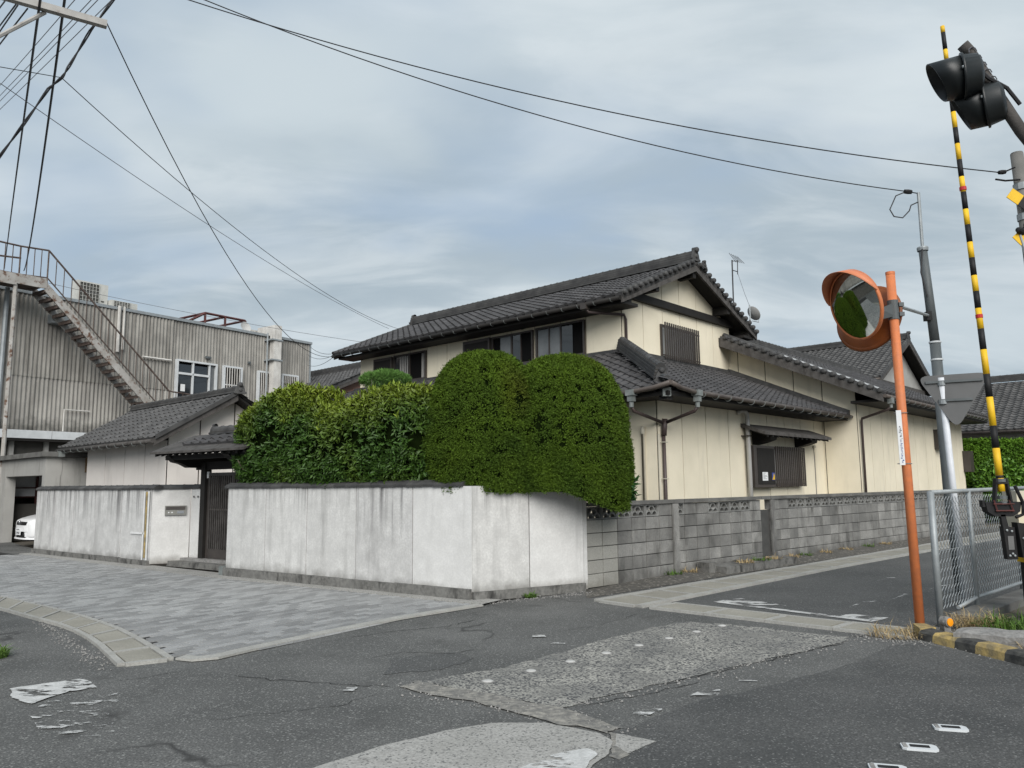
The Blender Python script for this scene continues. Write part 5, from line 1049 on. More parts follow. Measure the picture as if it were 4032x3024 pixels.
# --- big leafed hedge behind the white wall
lh = thing('hedge', 'broad leafed glossy hedge with yellow green tips above the white wall', 'hedge', (-2.6, 12.6, 0))
S0 = V((-4.91, 13.2, 0))
def htop(s): return 2.86 + .26 * math.exp(-((s - 1.25) / .72) ** 2) - .22 * math.exp(-((s - 2.35) / .5) ** 2) + .08 * math.exp(-((s - 3.7) / .6) ** 2)
def hfn(u, v, sc=1.):                     # u along, v round the section
    s = -.25 + u * 5.3; e = min(1, max(0.02, 1 - abs(u * 2 - 1) ** 5)) ** .5
    a = 2 * math.pi * v; c_, s_ = math.cos(a), math.sin(a); zc = .5 * (1.42 + htop(s)); hz = .5 * (htop(s) - 1.42)
    x = math.copysign(abs(c_) ** .55, c_) * .68 * e * sc; z = math.copysign(abs(s_) ** .62, s_) * hz * (e ** .5) * sc
    bl_ = noise.noise(V((s * 1.5, v * 5, 2))) * .09 + noise.noise(V((s * 3.5, v * 11, 7))) * .07
    p = S0 + WD * s + WNV * (.66 + x * (1 + bl_)) + UP * (zc + z * (1 + bl_ * .6)); n_ = (WNV * c_ * .9 + UP * s_ * .9 + WD * (u * 2 - 1) ** 5 * 1.2).normalized(); return p, n_
P_, N_, C_ = [], [], []
for i in range(7600):
    u, v = RN.random(), RN.random()
    if .05 < v < .20 and RN.random() < .7: continue
    p, n_ = hfn(u, v, 1.0 - abs(RN.gauss(0, .045)) + (RN.random() < .12) * .05)
    if n_.z < -.75 or (noise.noise(p * 5.5) > .36 and RN.random() < .7): continue
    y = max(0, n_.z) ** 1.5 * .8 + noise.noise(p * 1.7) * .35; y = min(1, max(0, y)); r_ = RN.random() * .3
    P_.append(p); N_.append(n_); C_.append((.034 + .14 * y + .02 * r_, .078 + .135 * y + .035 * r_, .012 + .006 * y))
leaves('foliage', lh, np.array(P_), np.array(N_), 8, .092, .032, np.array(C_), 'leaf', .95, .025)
P_, N_, C_ = [], [], []
for i in range(260):
    p, n_ = hfn(RN.random(), .25 + RN.gauss(0, .09), 1.03 + RN.random() * .05); P_.append(p); N_.append((n_ + UP * .8).normalized()); C_.append((.15, .21, .02))
leaves('young_shoots', lh, np.array(P_), np.array(N_), 5, .10, .028, np.array(C_), 'leaf', .45, .012)
blob(lambda u, v, sc: hfn(u, v, sc), 60, 28, 'shade_core', lh, 'core', .86)  # solid dark blob added to block light behind the leaves, no real branches
for k, s in enumerate((.5, 1.7, 2.9, 4.1)): 
    p = S0 + WD * s + WNV * .66; trunk(lh, p, .06, .03, 2.2, 3, k)
# --- two clipped domes
def dome(label, cx, cy, R, zt, z0, seed, squash=1.0, n=10500, base=.86, raise_=0.):
    t = thing('topiary_shrub', label, 'topiary', (cx, cy, 0), 'clipped domes at the wall corner'); zm = z0 + (zt - z0) * .40
    def fn(u, v, sc=1.):
        if u < .45: k = u / .45; z = z0 + (zm - z0) * k; r = R * (base + (1 - base) * math.sin(k * math.pi / 2)); nzv = -.12
        else: k = (u - .45) / .55 * math.pi / 2; z = zm + (zt - zm) * math.sin(k); r = R * max(0.02, math.cos(k)) ** .72; nzv = math.sin(k) ** 1.3
        a = 2 * math.pi * v; d = V((math.cos(a), math.sin(a) * squash, 0)); q = V((cx + d.x * r, cy + d.y * r, z))
        bl_ = noise.noise(q * 2.1 + V((seed, 0, 0))) * .045 + noise.noise(q * 6) * .018; rr = r * (1 + bl_) * sc
        zz_ = z0 + (z - z0) * (1 + (sc - 1) * .6) + min(.27, raise_ * max(0, .75 - math.cos(a))) * max(0, 1 - u * 2.2)
        return V((cx + d.x * rr, cy + d.y * rr, zz_)), (V((math.cos(a), math.sin(a), 0)) * math.sqrt(max(.02, 1 - nzv * nzv)) + UP * nzv).normalized()
    P_, N_, C_ = [], [], []
    for i in range(n):
        u = RN.random() ** .92; p, n_ = fn(u, RN.random(), 1.0 - abs(RN.gauss(0, .018)))
        if n_.y > .6 and RN.random() < .6: continue
        if noise.noise(p * 7.) > .34 and RN.random() < .8: continue
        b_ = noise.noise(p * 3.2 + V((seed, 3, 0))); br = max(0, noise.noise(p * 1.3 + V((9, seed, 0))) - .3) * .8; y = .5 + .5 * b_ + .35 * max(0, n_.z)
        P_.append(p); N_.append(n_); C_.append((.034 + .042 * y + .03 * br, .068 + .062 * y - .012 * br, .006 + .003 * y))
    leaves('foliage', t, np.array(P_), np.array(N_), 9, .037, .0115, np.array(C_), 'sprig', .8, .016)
    blob(fn, 26, 40, 'shade_core', t, 'core', .94); trunk(t, (cx, cy, 0), .09, .05, z0 + .8, 4, seed); return t
dome('left dome of the clipped conifer pair at the wall corner', -.39, 10.88, .83, 3.34, 1.38, 3, .90, 18000)
dome('right dome of the clipped conifer pair hanging over the block wall', .74, 11.06, .95, 3.31, 1.11, 8, .88, 20500, .93, .34)
# --- cloud pruned pine pad behind the hedge
pt = thing('pine_tree', 'flat pale green cloud pruned pine pad behind the leafy hedge', 'tree', (-2.4, 14.6, 0))
P_, N_ = [], []
for i in range(1500):
    a, k = RN.random() * 6.283, RN.random(); z = k * 2 - 1
    if z < -.3 and RN.random() < .6: continue
    rr = math.sqrt(max(0, 1 - z * z)); n_ = V((math.cos(a) * rr, math.sin(a) * rr, z)); P_.append(V((-2.42, 14.55, 3.47)) + V((n_.x * .44, n_.y * .40, n_.z * .15 * (1 + .2 * noise.noise(n_ * 2))))); N_.append((n_ + UP * .7).normalized())
C_ = np.tile(np.array([[.12, .24, .055]]), (len(P_), 1)); leaves('foliage', pt, np.array(P_), np.array(N_), 7, .075, .007, C_, 'sprig', .6, .012)
trunk(pt, (-2.4, 14.6, 0), .09, .04, 3.35, 0, 4)
# --- clipped hedge and shrub at the far right
rh_ = thing('hedge', 'flat topped clipped hedge below the far right roof', 'hedge', (18, 28, 0))
P_, N_, C_ = [], [], []
for i in range(6500):
    x = RN.uniform(15.2, 20.5); 
    if RN.random() < .3: y = RN.uniform(27.3, 28.6); z = 2.78 + noise.noise(V((x * 1.2, y, 0))) * .06; n_ = V((0, -.2, 1))
    else: z = 2.8 * RN.random() ** .8; y = 27.3 + .12 * noise.noise(V((x, z, 0))) + max(0, z - 2.5) ** 2 * 1.5; n_ = V((0, -1, .15))
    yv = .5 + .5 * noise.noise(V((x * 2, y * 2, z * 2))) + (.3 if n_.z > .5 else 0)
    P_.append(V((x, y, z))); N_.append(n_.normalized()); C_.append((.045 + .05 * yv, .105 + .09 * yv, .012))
leaves('foliage', rh_, np.array(P_), np.array(N_), 4, .10, .045, np.array(C_), 'sprig', .8, .04); b = MB(); b.box(15.3, 20.4, 27.42, 28.5, 0, 2.7); b.build('shade_core', 'core', rh_)
sh_ = thing('shrub', 'small leafy shrub in front of the far right hedge', 'shrub', (16.6, 26.4, 0)); P_, N_, C_ = [], [], []
for i in range(900):
    d_ = V((RN.gauss(0, 1), RN.gauss(0, 1), RN.gauss(0, 1))).normalized(); k = RN.uniform(.7, 1) ; P_.append(V((16.55 + d_.x * .85 * k, 26.3 + d_.y * .5 * k, 1.30 + d_.z * .80 * k))); N_.append((d_ + UP * .5).normalized()); yv = RN.random(); C_.append((.06 + .05 * yv, .14 + .09 * yv, .02))
leaves('foliage', sh_, np.array(P_), np.array(N_), 5, .16, .07, np.array(C_), 'leaf', .9, .05); trunk(sh_, (16.55, 26.3, 0), .05, .03, 1.2, 4, 6)
# --- small plants
def tuft(name, label, cat, p, n, h, spread, m, seed, lean=.6, w_=.006):
    r = random.Random(seed); b = MB()
    for i in range(n):
        a = r.uniform(0, 6.283); rr = spread * math.sqrt(r.random()); q = V(p) + V((math.cos(a) * rr, math.sin(a) * rr * .7, 0)); L_ = h * r.uniform(.4, 1.1); d_ = V((r.gauss(0, lean), r.gauss(0, lean), 1)).normalized(); s_ = V((-d_.y, d_.x, 0)); s_ = (s_ if s_.length > .01 else V((1, 0, 0))).normalized() * w_
        m1 = q + d_ * L_ * .55; e_ = m1 + (d_ + V((d_.x, d_.y, -.7)) * .9).normalized() * L_ * .5
        b.add([q - s_, q + s_, m1 + s_ * .8, m1 - s_ * .8, e_], [(0, 1, 2, 3), (3, 2, 4)])
    return tag(b.build(name, m), label, cat)
tuft('dry_grass', 'clump of dry straw grass at the foot of the orange pole', 'grass', (3.72, 7.66, 0), 330, .20, .30, 'drygrass', 1, 1.1, .003)
tuft('dry_grass', 'brown dry weeds at the foot of the grey fence post', 'grass', (4.62, 7.98, .02), 300, .28, .26, 'drygrass', 2, .9, .003)
tuft('grass_clump', 'bright green grass clump at the left edge of the asphalt', 'grass', (-4.72, 7.12, 0), 420, .15, .17, 'grass', 3, .6, .006)
tuft('grass_clump', 'green weeds beside the fence kerb at the right edge', 'grass', (4.92, 7.78, .02), 420, .24, .34, 'grass', 4, .8, .006)
tuft('weed', 'tiny green weed at the foot of the white wall corner', 'weed', (.22, 10.42, .0), 120, .11, .07, 'grass', 5, .8, .008)
tuft('dry_grass', 'dry tangle behind the loose stone at the right edge', 'grass', (4.75, 6.75, .0), 420, .25, .4, 'drygrass', 9, 1.0, .004)
for k, s in enumerate((1.9, 2.3, 3.4, 3.9, 4.3, 5.6, 6.1, 6.9, 7.8, 8.8, 9.7)):
    p = BA + BD * s + BN * (.42 if 3 < s < 4.6 else .08); tuft('weed', ORD[k] + ' tuft of weeds from the corner along the foot of the block wall', 'weed', (p.x, p.y, .15 if 3 < s < 4.6 else .06), 70, .13, .16, 'drygrass' if k % 3 else 'grass', 20 + k, 1.0, .006)['group'] = 'weeds along the block wall'
pl_ = thing('potted_shrub', 'dark pointed leaves of a shrub showing beside the right dome', 'shrub', (1.75, 12.35, 0)); P_, N_, C_ = [], [], []
for i in range(60): P_.append(V((1.72 + RN.gauss(0, .10), 12.3 + RN.gauss(0, .1), RN.uniform(1.05, 1.5)))); N_.append(V((RN.gauss(.4, .6), RN.gauss(-.4, .5), .4)).normalized()); C_.append((.02, .07, .015))
leaves('foliage', pl_, np.array(P_), np.array(N_), 4, .20, .05, np.array(C_), 'leaf', .8, .03); trunk(pl_, (1.72, 12.3, 0), .03, .02, 1.2, 3, 7)
# ================================================================== curve mirrors on the orange pole
OP0, OP1 = V((3.99, 7.81, 0)), V((3.93, 7.76, 3.63))
def onpole(z): return OP0.lerp(OP1, z / 3.63)
cm = thing('mirror_pole', 'orange steel pole carrying the traffic mirrors at the lane corner', 'pole', OP0)
MB().tube([OP0, OP1], .0445, 16).build('pole', 'orange', cm, True); MB().lathe([(0, .004), (.046, .0), (.046, -.03)], OP1, UP, 16).build('cap', 'orange', cm)
b = MB(); b.tube([onpole(3.13), onpole(3.33)], .052, 14); c_ = onpole(3.23)
for dz in (-.05, .05): b.obox(c_ + V((.04, -.05, dz - .02)), V((.05, 0, 0)), V((0, .05, 0)), UP * .04)
b.build('clamp', 'galv_dark', cm)
b = MB()
for z0_, z1_, e_ in ((3.28, 3.33, V((3.78, 7.72, 3.20))), (3.19, 3.16, V((3.72, 7.74, 3.13)))): b.tube([onpole(z0_), e_], .022, 4)
b.prism([onpole(3.30) + V((0, -.03, 0)), onpole(3.16) + V((0, -.03, 0)), V((3.70, 7.66, 3.10)), V((3.74, 7.64, 3.22))], (0, .02, 0)); b.build('bracket', 'galv_dark', cm)
b = MB(); b.tube([onpole(3.29), V((5.66, 10.24, 3.70))], .02, 6); b.build('stay_arm', 'galv', cm)
def mirror(label, c, n_, hood, back):
    c, n_ = V(c), V(n_).normalized(); t = thing('traffic_mirror', label, 'mirror', c, 'traffic mirrors on the orange pole'); R = .35
    prof = [(R * math.sin(k * .1), .06 + .0 - (1 - math.cos(k * .1)) * .55) for k in range(0, 11)]; prof = [(R * k / 12, .032 * (1 - (k / 12) ** 2)) for k in range(13)]
    MB().lathe(prof, c, n_, 40).build('mirror_face', 'mirror', t, True)
    MB().lathe([(R - .005, .005), (R + .012, .012), (R + .02, -.005), (R + .012, -.03), (R - .02, -.03)], c, n_, 40).build('rim', back, t, True)
    MB().lathe([(R - .0, -.02), (R * .9, -.045), (R * .6, -.07), (R * .25, -.085), (0, -.09)], c, n_, 32).build('back_shell', back, t, True)
    MB().lathe([(0, -.11), (.07, -.11), (.07, -.07)], c, n_, 12).build('hub', 'galv_dark', t)
    if hood:
        up = (UP - n_ * UP.dot(n_)).normalized(); sd_ = n_.cross(up); b = MB(); vs = []; m = 24
        for j in range(m + 1):
            a = math.radians(12 + 156 * j / m); ext = .15 * math.sin(math.radians(180 * j / m)) ** .8 + .012; d_ = sd_ * math.cos(a) + up * math.sin(a)
            vs += [c + d_ * (R + .022) - n_ * .01, c + d_ * (R + .03) + n_ * ext, c + d_ * (R + .026) + n_ * ext, c + d_ * (R + .018) - n_ * .01]
        b.add(vs, [(4 * j + i, 4 * j + 4 + i, 4 * j + 4 + (i + 1) % 4, 4 * j + (i + 1) % 4) for j in range(m) for i in range(4)]); b.build('hood', 'orange_pale', t, True)
    return t
mirror('hooded round traffic mirror reflecting the clipped shrubs', (3.525, 7.72, 3.275), (-.93, -.22, -.27), True, 'orange')
mirror('second traffic mirror seen from its brown back below the hooded one', (3.84, 8.10, 3.21), (.80, .55, -.20), False, 'amber')
np_ = thing('notice_strip', 'narrow white notice strip with blue lettering wired to the orange pole', 'notice', onpole(1.65))
b = MB(); a_, c_ = V((3.875, 7.74, 1.64)), V((3.875, 7.74, 2.19)); b.prism([a_, a_ + V((.045, -.02, 0)), c_ + V((.04, -.02, 0)), c_ + V((-.002, 0, .0))], (0, .004, 0)); b.build('strip', 'paper', np_)
rr = random.Random(3); b = MB(); bb2 = MB()
for k in range(20):
    z = 2.02 - k * .0185; q = a_.lerp(c_, (z - 1.64) / .55) + V((.010, -.0085, 0)); q.z = z
    for j in range(3):
        x0, z0_ = rr.uniform(0, .018), rr.uniform(-.006, .006); (b if k < 8 else bb2).obox(q + V((x0, -.0015 - x0 * .45, z0_)), V((rr.uniform(.004, .014), 0, 0)), V((0, .0006, 0)), UP * rr.choice((.002, .002, .009)))
b.build('lettering', 'ink', np_); bb2.build('lettering', 'blue_ink', np_)
for z in (1.655, 2.165): MB().tube([onpole(z) + V((.052 * math.cos(2 * math.pi * i / 14) - (.03 if i in (6, 7, 8) else 0), .052 * math.sin(2 * math.pi * i / 14), 0)) for i in range(15)], .004, 4).build('wire_tie', 'stone', np_)
# ================================================================== sign pole and lamp pole behind the fence
sp1 = thing('road_sign', 'grey back of a triangular road sign on a white pole', 'sign', (5.45, 9.55, 0))
MB().tube([(5.45, 9.55, 0), (5.30, 9.42, 2.74)], .038, 12).build('pole', 'whitepole', sp1, True)
SU = V((.80, -.60, 0)).normalized(); sc_ = V((5.30, 9.38, 2.76)); b = MB(); pts = []
tri = [(-.36, -.02), (.42, -.02), (.03, -.62)]
tri = [V((-.37, -.0, 0)), V((.43, -.0, 0)), V((.03, -.68, 0))]; rd = .06
SU = V((.88, -.475, 0)); sc_ = V((5.38, 9.36, 2.77)); rd = .10
for i in range(3):
    p, q, s_ = tri[i], tri[i - 1], tri[(i + 1) % 3]; d0, d1 = (q - p).normalized(), (s_ - p).normalized()
    for k in range(6): t_ = k / 5; a = p + d0 * rd * (1 - t_) ** 2 * 1.4 + d1 * rd * t_ ** 2 * 1.4; pts.append(sc_ + SU * a.x + UP * a.y)
nb_ = V((SU.y, -SU.x, 0)); nb_ = nb_ if nb_.y < 0 else -nb_
b.prism(pts, -nb_ * .012); b.build('panel', 'signback', sp1)
for z, s0_, s1_ in ((-.10, -.27, .34), (-.33, -.14, .22)):
    b = MB(); b.obox(sc_ + SU * s0_ + UP * z + nb_ * .002, SU * (s1_ - s0_), nb_ * .02, UP * .03); b.build('stiffener', 'galv_dark', sp1)
    b = MB(); b.tube([V((5.30 + .0, 9.42, 2.74 + z - .0)) , V((5.30, 9.42, 2.74 + z + .05))], .048, 10); b.build('pole_clamp', 'galv', sp1)
lp = thing('service_pole', 'dark grey steel service pole with a thinner top behind the fence', 'pole', (5.84, 10.3, 0))
b = MB(); b.tube([(5.84, 10.3, 0), (5.78, 10.3, 1.36), (5.755, 10.3, 3.34)], .076, 16, r1=.068); b.tube([(5.755, 10.3, 3.34), (5.69, 10.3, 4.66)], .062, 16, r1=.055); b.build('pole', 'galv_dark', lp, True)
MB().tube([(5.69, 10.3, 4.62), (5.695, 10.3, 5.46)], .022, 8).build('top_pipe', 'galv', lp); MB().lathe([(.07, -.04), (.075, 0), (.07, .015), (0, .02)], (5.69, 10.3, 4.66), UP, 14).build('cap', 'galv', lp)
for z in (3.1, 3.34, 2.4): MB().lathe([(.076, -.012), (.078, 0), (.076, .012)], V((5.84, 10.3, 0)).lerp(V((5.755, 10.3, 3.34)), z / 3.34), UP, 16).build('band', 'alu' if z > 3 else 'galv_dark', lp)
b = MB(); b.obox((5.62, 10.2, 3.63), V((.07, 0, 0)), V((0, .1, 0)), UP * .12); b.build('cable_box', 'black', lp)
MB().tube([V(q) for q in ((5.53, 10.3, 5.48), (5.38, 10.3, 5.42), (5.28, 10.3, 5.22), (5.33, 10.3, 5.12), (5.45, 10.3, 5.10), (5.55, 10.3, 5.20), (5.58, 10.3, 5.28), (5.69, 10.3, 5.33))], .009, 5).build('cable_loop', 'wirem', lp)
b = MB(); b.lathe([(0, -.05), (.03, -.05), (.035, 0), (.03, .05), (0, .05)], (5.55, 10.3, 5.475), (1, 0, -.1), 8); b.tube([(5.55, 10.3, 5.475), (5.69, 10.3, 5.45)], .008, 4); b.build('insulator', 'black', lp)
MB().tube([(5.63, 10.2, 4.62), (5.60, 10.22, 4.3), (5.66, 10.22, 3.95)], .012, 5).build('cable', 'wirem', lp)
# ================================================================== chain link fence
FP0, FD = V((4.36, 8.12, 0)), V((.733, .680, 0)); FNm = V((.68, -.733, 0))
cf = thing('chain_link_fence', 'galvanised chain link fence beside the orange pole', 'fence', FP0)
MB().tube([FP0, FP0 + UP * 1.37], .034, 12).build('post', 'galv', cf, True)
for s in (1.17, 2.95, 4.75, 6.55): MB().tube([FP0 + FD * s, FP0 + FD * s + UP * 1.37], .026, 10).build('post', 'galv', cf, True)
MB().tube([FP0 + UP * 1.36, FP0 + FD * 6.6 + UP * 1.375], .024, 10).build('top_rail', 'galv', cf, True); MB().tube([FP0 + FD * .55 + UP * .13, FP0 + FD * 1.17 + UP * .17, FP0 + FD * 6.6 + UP * .17], .02, 8).build('bottom_rail', 'galv', cf, True)
MB().tube([FP0 + FD * 0 + UP * .75, FP0 + FD * 6.6 + UP * .75], .003, 4).build('tension_wire', 'galv', cf)
b = MB(); pz = .046; nx = int(6.5 / pz); nz_ = int(1.18 / pz)
for i in range(nx):
    pts = []
    for k in range(nz_ + 1):
        x_ = i * pz + (pz / 2 if (k + i) % 2 else -pz / 2) * 1.04; pts.append(FP0 + FD * (x_ + .05) + UP * (.16 + k * pz) + FNm * (.004 if (k % 2) else -.004))
    b.tube(pts, .0034, 3, cap=False)
b.build('mesh', 'galv', cf, kind='stuff')
b = MB(); b.obox(FP0 + FD * .3 - FNm * .02 - UP * .02, FD * 6.5, FNm * .26, UP * .11); b.build('base_kerb', 'coping', cf)
# ================================================================== striped kerb, stone, small amber marker
kb = thing('striped_kerb', 'yellow and black painted concrete kerb at the crossing edge', 'kerb', (3.9, 7.4, 0))
def kat(t): return V((3.80, 7.56, 0)).lerp(V((4.16, 6.25, 0)), t) + V((.12 * t * (1 - t), 0, 0))
KP = [kat(i / 10) for i in range(11)] + [V((4.22, 5.9, 0)), V((4.30, 5.55, 0))]; 
lens_ = [0, .17, .42, .64, .93, 1.15, 1.44, 1.66, 1.95]; kd = V((.23, -.973, 0)); kn = V((.973, .23, 0))
for i in range(8):
    p0, p1 = V((3.80, 7.50, 0)) + kd * lens_[i] + kn * (.03 * math.sin(lens_[i] * 1.6)), V((3.80, 7.50, 0)) + kd * lens_[i + 1] + kn * (.03 * math.sin(lens_[i + 1] * 1.6)); b = MB(); vs = []
    for p in (p0, p1):
        for x_, z in ((0, 0), (.012, .065), (.04, .09), (.16, .095), (.17, 0)): vs.append(p + kn * (x_ + noise.noise(p * 7) * .008) + UP * (z + noise.noise(p * 5 + V((x_ * 9, 0, 0))) * .008))
    b.add(vs, [(j, j + 1, 6 + j, 5 + j) for j in range(4)] + [(0, 4, 3, 2, 1), (5, 6, 7, 8, 9)]); b.build('kerb_segment', 'kerb_k' if i % 2 == 0 else 'kerb_y', kb)
b = MB(); p = V((3.80, 7.50, 0)); b.prism([p + kn * .03, p + kn * .21, p + kn * .27 - kd * .22, p + kn * .16 - kd * .24], UP * .10); b.build('kerb_segment', 'kerb_y', kb)
am = thing('kerb_marker', 'small amber round reflector on the kerb by the fence post', 'reflector', (4.14, 7.62, .08))
MB().lathe([(.045, -.05), (.05, 0), (.046, .03), (.03, .034), (0, .034)], (4.10, 7.53, .155), (.35, -.93, .0), 16).build('housing', 'stone', am); 
m_am = mat('amber_reflector', (.85, .30, .01), r=.3); G['amberlens'] = m_am; MB().lathe([(.037, .034), (.037, .042), (0, .046)], (4.10, 7.53, .155), (.35, -.93, 0), 16).build('lens', 'amberlens', am); b = MB(); b.box(4.07, 4.13, 7.52, 7.6, .05, .12); b.build('foot', 'stone', am)
def rock(name, label, c, u, v, h, seed):
    b = MB(); r = random.Random(seed); c, u, v = V(c), V(u), V(v); vs = []; n = 6
    for i in range(n + 1):
        for j in range(n + 1):
            x_, y_ = i / n * 2 - 1, j / n * 2 - 1; e_ = max(abs(x_), abs(y_)); q = c + u * x_ + v * y_ + UP * (h * (1 if e_ < .85 else .86)) ; q += V((noise.noise(q * 6), noise.noise(q * 6 + V((5, 0, 0))), noise.noise(q * 9) * .8)) * .02; vs.append(q)
    k = len(vs); ring = [j for j in range(n + 1)] + [i * (n + 1) + n for i in range(1, n + 1)] + [n * (n + 1) + j for j in range(n - 1, -1, -1)] + [i * (n + 1) for i in range(n - 1, 0, -1)]
    fs = [(i * (n + 1) + j, (i + 1) * (n + 1) + j, (i + 1) * (n + 1) + j + 1, i * (n + 1) + j + 1) for i in range(n) for j in range(n)]
    for q in ring: vs.append(V((vs[q].x, vs[q].y, -.02)))
    m = len(ring); fs += [(ring[i], ring[(i + 1) % m], k + (i + 1) % m, k + i) for i in range(m)]; b.add(vs, fs); o = b.build(name, 'stone'); return tag(o, label, 'stone')
rock('kerb_stone', 'loose grey squared stone behind the striped kerb', (4.30, 7.12, 0), (.24, -.16, 0), (.11, .14, 0), .15, 1)
rock('kerb_stone', 'worn concrete slab edge beyond the loose squared stone', (5.0, 7.25, 0), (.26, .20, 0), (.10, -.14, 0), .13, 2)
# ================================================================== crossing barrier
ga = thing('crossing_barrier', 'raised yellow and black crossing barrier arm with black pivot gear', 'barrier', (5.2, 8.25, 0))
B0, B1 = V((5.185, 8.25, 1.36)), V((5.01, 8.28, 6.68)); zs = [1.36, 1.50, 1.53, 1.82, 2.06, 2.37, 2.62, 2.89, 3.12, 3.35, 3.54, 3.72, 3.92, 4.10, 4.30, 4.48, 4.68, 4.86, 5.06, 5.25, 5.44, 5.63, 5.83, 6.05, 6.27, 6.39, 6.60, 6.68]
def bar(z): return B0.lerp(B1, (z - 1.36) / 5.32)
for i in range(len(zs) - 1):
    z0_, z1_ = zs[i], zs[i + 1]; r0_ = .036 - .013 * (z0_ - 1.36) / 5.3; r1_ = .036 - .013 * (z1_ - 1.36) / 5.3
    b = MB(); b.tube([bar(z0_), bar(z1_)], r0_, 10, r1=r1_); b.build('arm_band', 'yellow' if i % 2 == 0 else 'black', ga, True)
for z in (4.70, 3.24): MB().tube([bar(z), bar(z + .04)], .036, 10).build('red_band', 'red', ga)
b = MB(); c_ = bar(1.36)
for dx in (-.055, .055): b.prism([c_ + V((dx * .8, -.03, .14)), c_ + V((dx * .8, .03, .14)), c_ + V((dx * 1.5, .03, -.16)), c_ + V((dx * 1.5, -.03, -.16))], V((.018 if dx > 0 else -.018, 0, 0)))
b.obox(c_ + V((-.06, -.04, .08)), V((.12, 0, 0)), V((0, .08, 0)), UP * .02); b.build('arm_clamp', 'black', ga)
for z in (1.46, 1.22, 1.28): b = MB(); b.tube([V((c_.x, c_.y, z)), V((c_.x, c_.y, z + .035))], .05, 10); b.build('clamp_band', 'galv_dark', ga)
b = MB(); b.prism([V((4.98, 8.21, 1.25)), V((5.36, 8.21, 1.25)), V((5.34, 8.21, 1.15)), V((5.26, 8.21, 1.10)), V((5.08, 8.21, 1.10)), V((5.0, 8.21, 1.15))], (0, .10, 0)); b.obox((4.955, 8.22, 1.20), V((.03, 0, 0)), V((0, .06, 0)), UP * .07); b.build('pivot_cradle', 'black', ga)
b = MB()
for q in ((5.06, 5.09), (5.22, 5.26)): b.tube([V((q[0], 8.19, 1.27)), V((q[1], 8.19, 1.15))], .008, 4)
b.tube([V((5.07, 8.185, 1.16)), V((5.26, 8.185, 1.16))], .008, 4); b.tube([V((5.05, 8.185, 1.23)), V((5.27, 8.185, 1.23))], .006, 4); b.build('spring_frame', 'redsteel', ga)
b = MB(); b.tube([V((5.30, 8.2, 1.42)), V((5.37, 8.2, 1.24)), V((5.36, 8.2, 1.12)), V((5.28, 8.2, 1.09))], .018, 7); b.build('cable_hose', 'black', ga)
MB().lathe([(0, .03), (.03, .02), (.032, 0)], (5.385, 8.17, 1.17), (0, -1, 0), 10).build('bolt', 'galv', ga)
b = MB(); b.prism([V((5.13, 8.21, 1.12)), V((5.18, 8.21, 1.12)), V((5.215, 8.21, .92)), V((5.15, 8.21, .92))], (0, .04, 0)); b.prism([V((5.12, 8.17, 1.0)), V((5.24, 8.17, .99)), V((5.245, 8.17, .66)), V((5.14, 8.17, .66))], (0, .07, 0)); b.build('counterweight_arm', 'black', ga)
b = MB(); b.obox((5.275, 8.13, .68), V((.085, 0, -.01)), V((0, .10, 0)), V((-.03, 0, .36))); b.build('counterweight', 'black', ga)
b = MB(); b.obox((5.155, 8.164, .76), V((.06, 0, 0)), V((0, .004, 0)), UP * .14); b.build('reflective_plate', 'signback', ga)
for q in ((5.15, .96), (5.20, .95), (5.16, .70), (5.21, .70), (5.19, .72), (5.29, .88), (5.30, .79)): MB().lathe([(0, .014), (.011, .01), (.012, 0)], (q[0], 8.165 if q[0] < 5.25 else 8.125, q[1]), (0, -1, 0), 8).build('bolt', 'galv', ga)
bxp = thing('barrier_machine', 'yellow and black barrier drive cabinet cut by the right edge', 'cabinet', (5.5, 8.2, 0))
b = MB(); b.box(5.33, 5.75, 8.0, 8.4, .78, .98); b.build('hood', 'yellow', bxp); b = MB(); b.box(5.36, 5.72, 8.03, 8.37, .62, .78); b.build('cabinet', 'yellow', bxp); b = MB(); b.box(5.38, 5.70, 8.05, 8.35, 0, .62); b.build('pedestal', 'black', bxp)
b = MB(); b.prism([V((5.36, 8.026, .62)), V((5.72, 8.026, .62)), V((5.72, 8.026, .75))], (0, .003, 0)); b.build('stripe', 'black', bxp)
jb = thing('junction_cabinet', 'pale green equipment box behind the barrier at the right edge', 'cabinet', (5.7, 8.55, 0))
b = MB(); b.box(5.47, 5.85, 8.45, 8.7, .98, 1.36); b.build('case', 'ivory', jb); MB().tube([(5.66, 8.57, 0), (5.66, 8.57, .98)], .04, 8).build('post', 'galv_dark', jb)
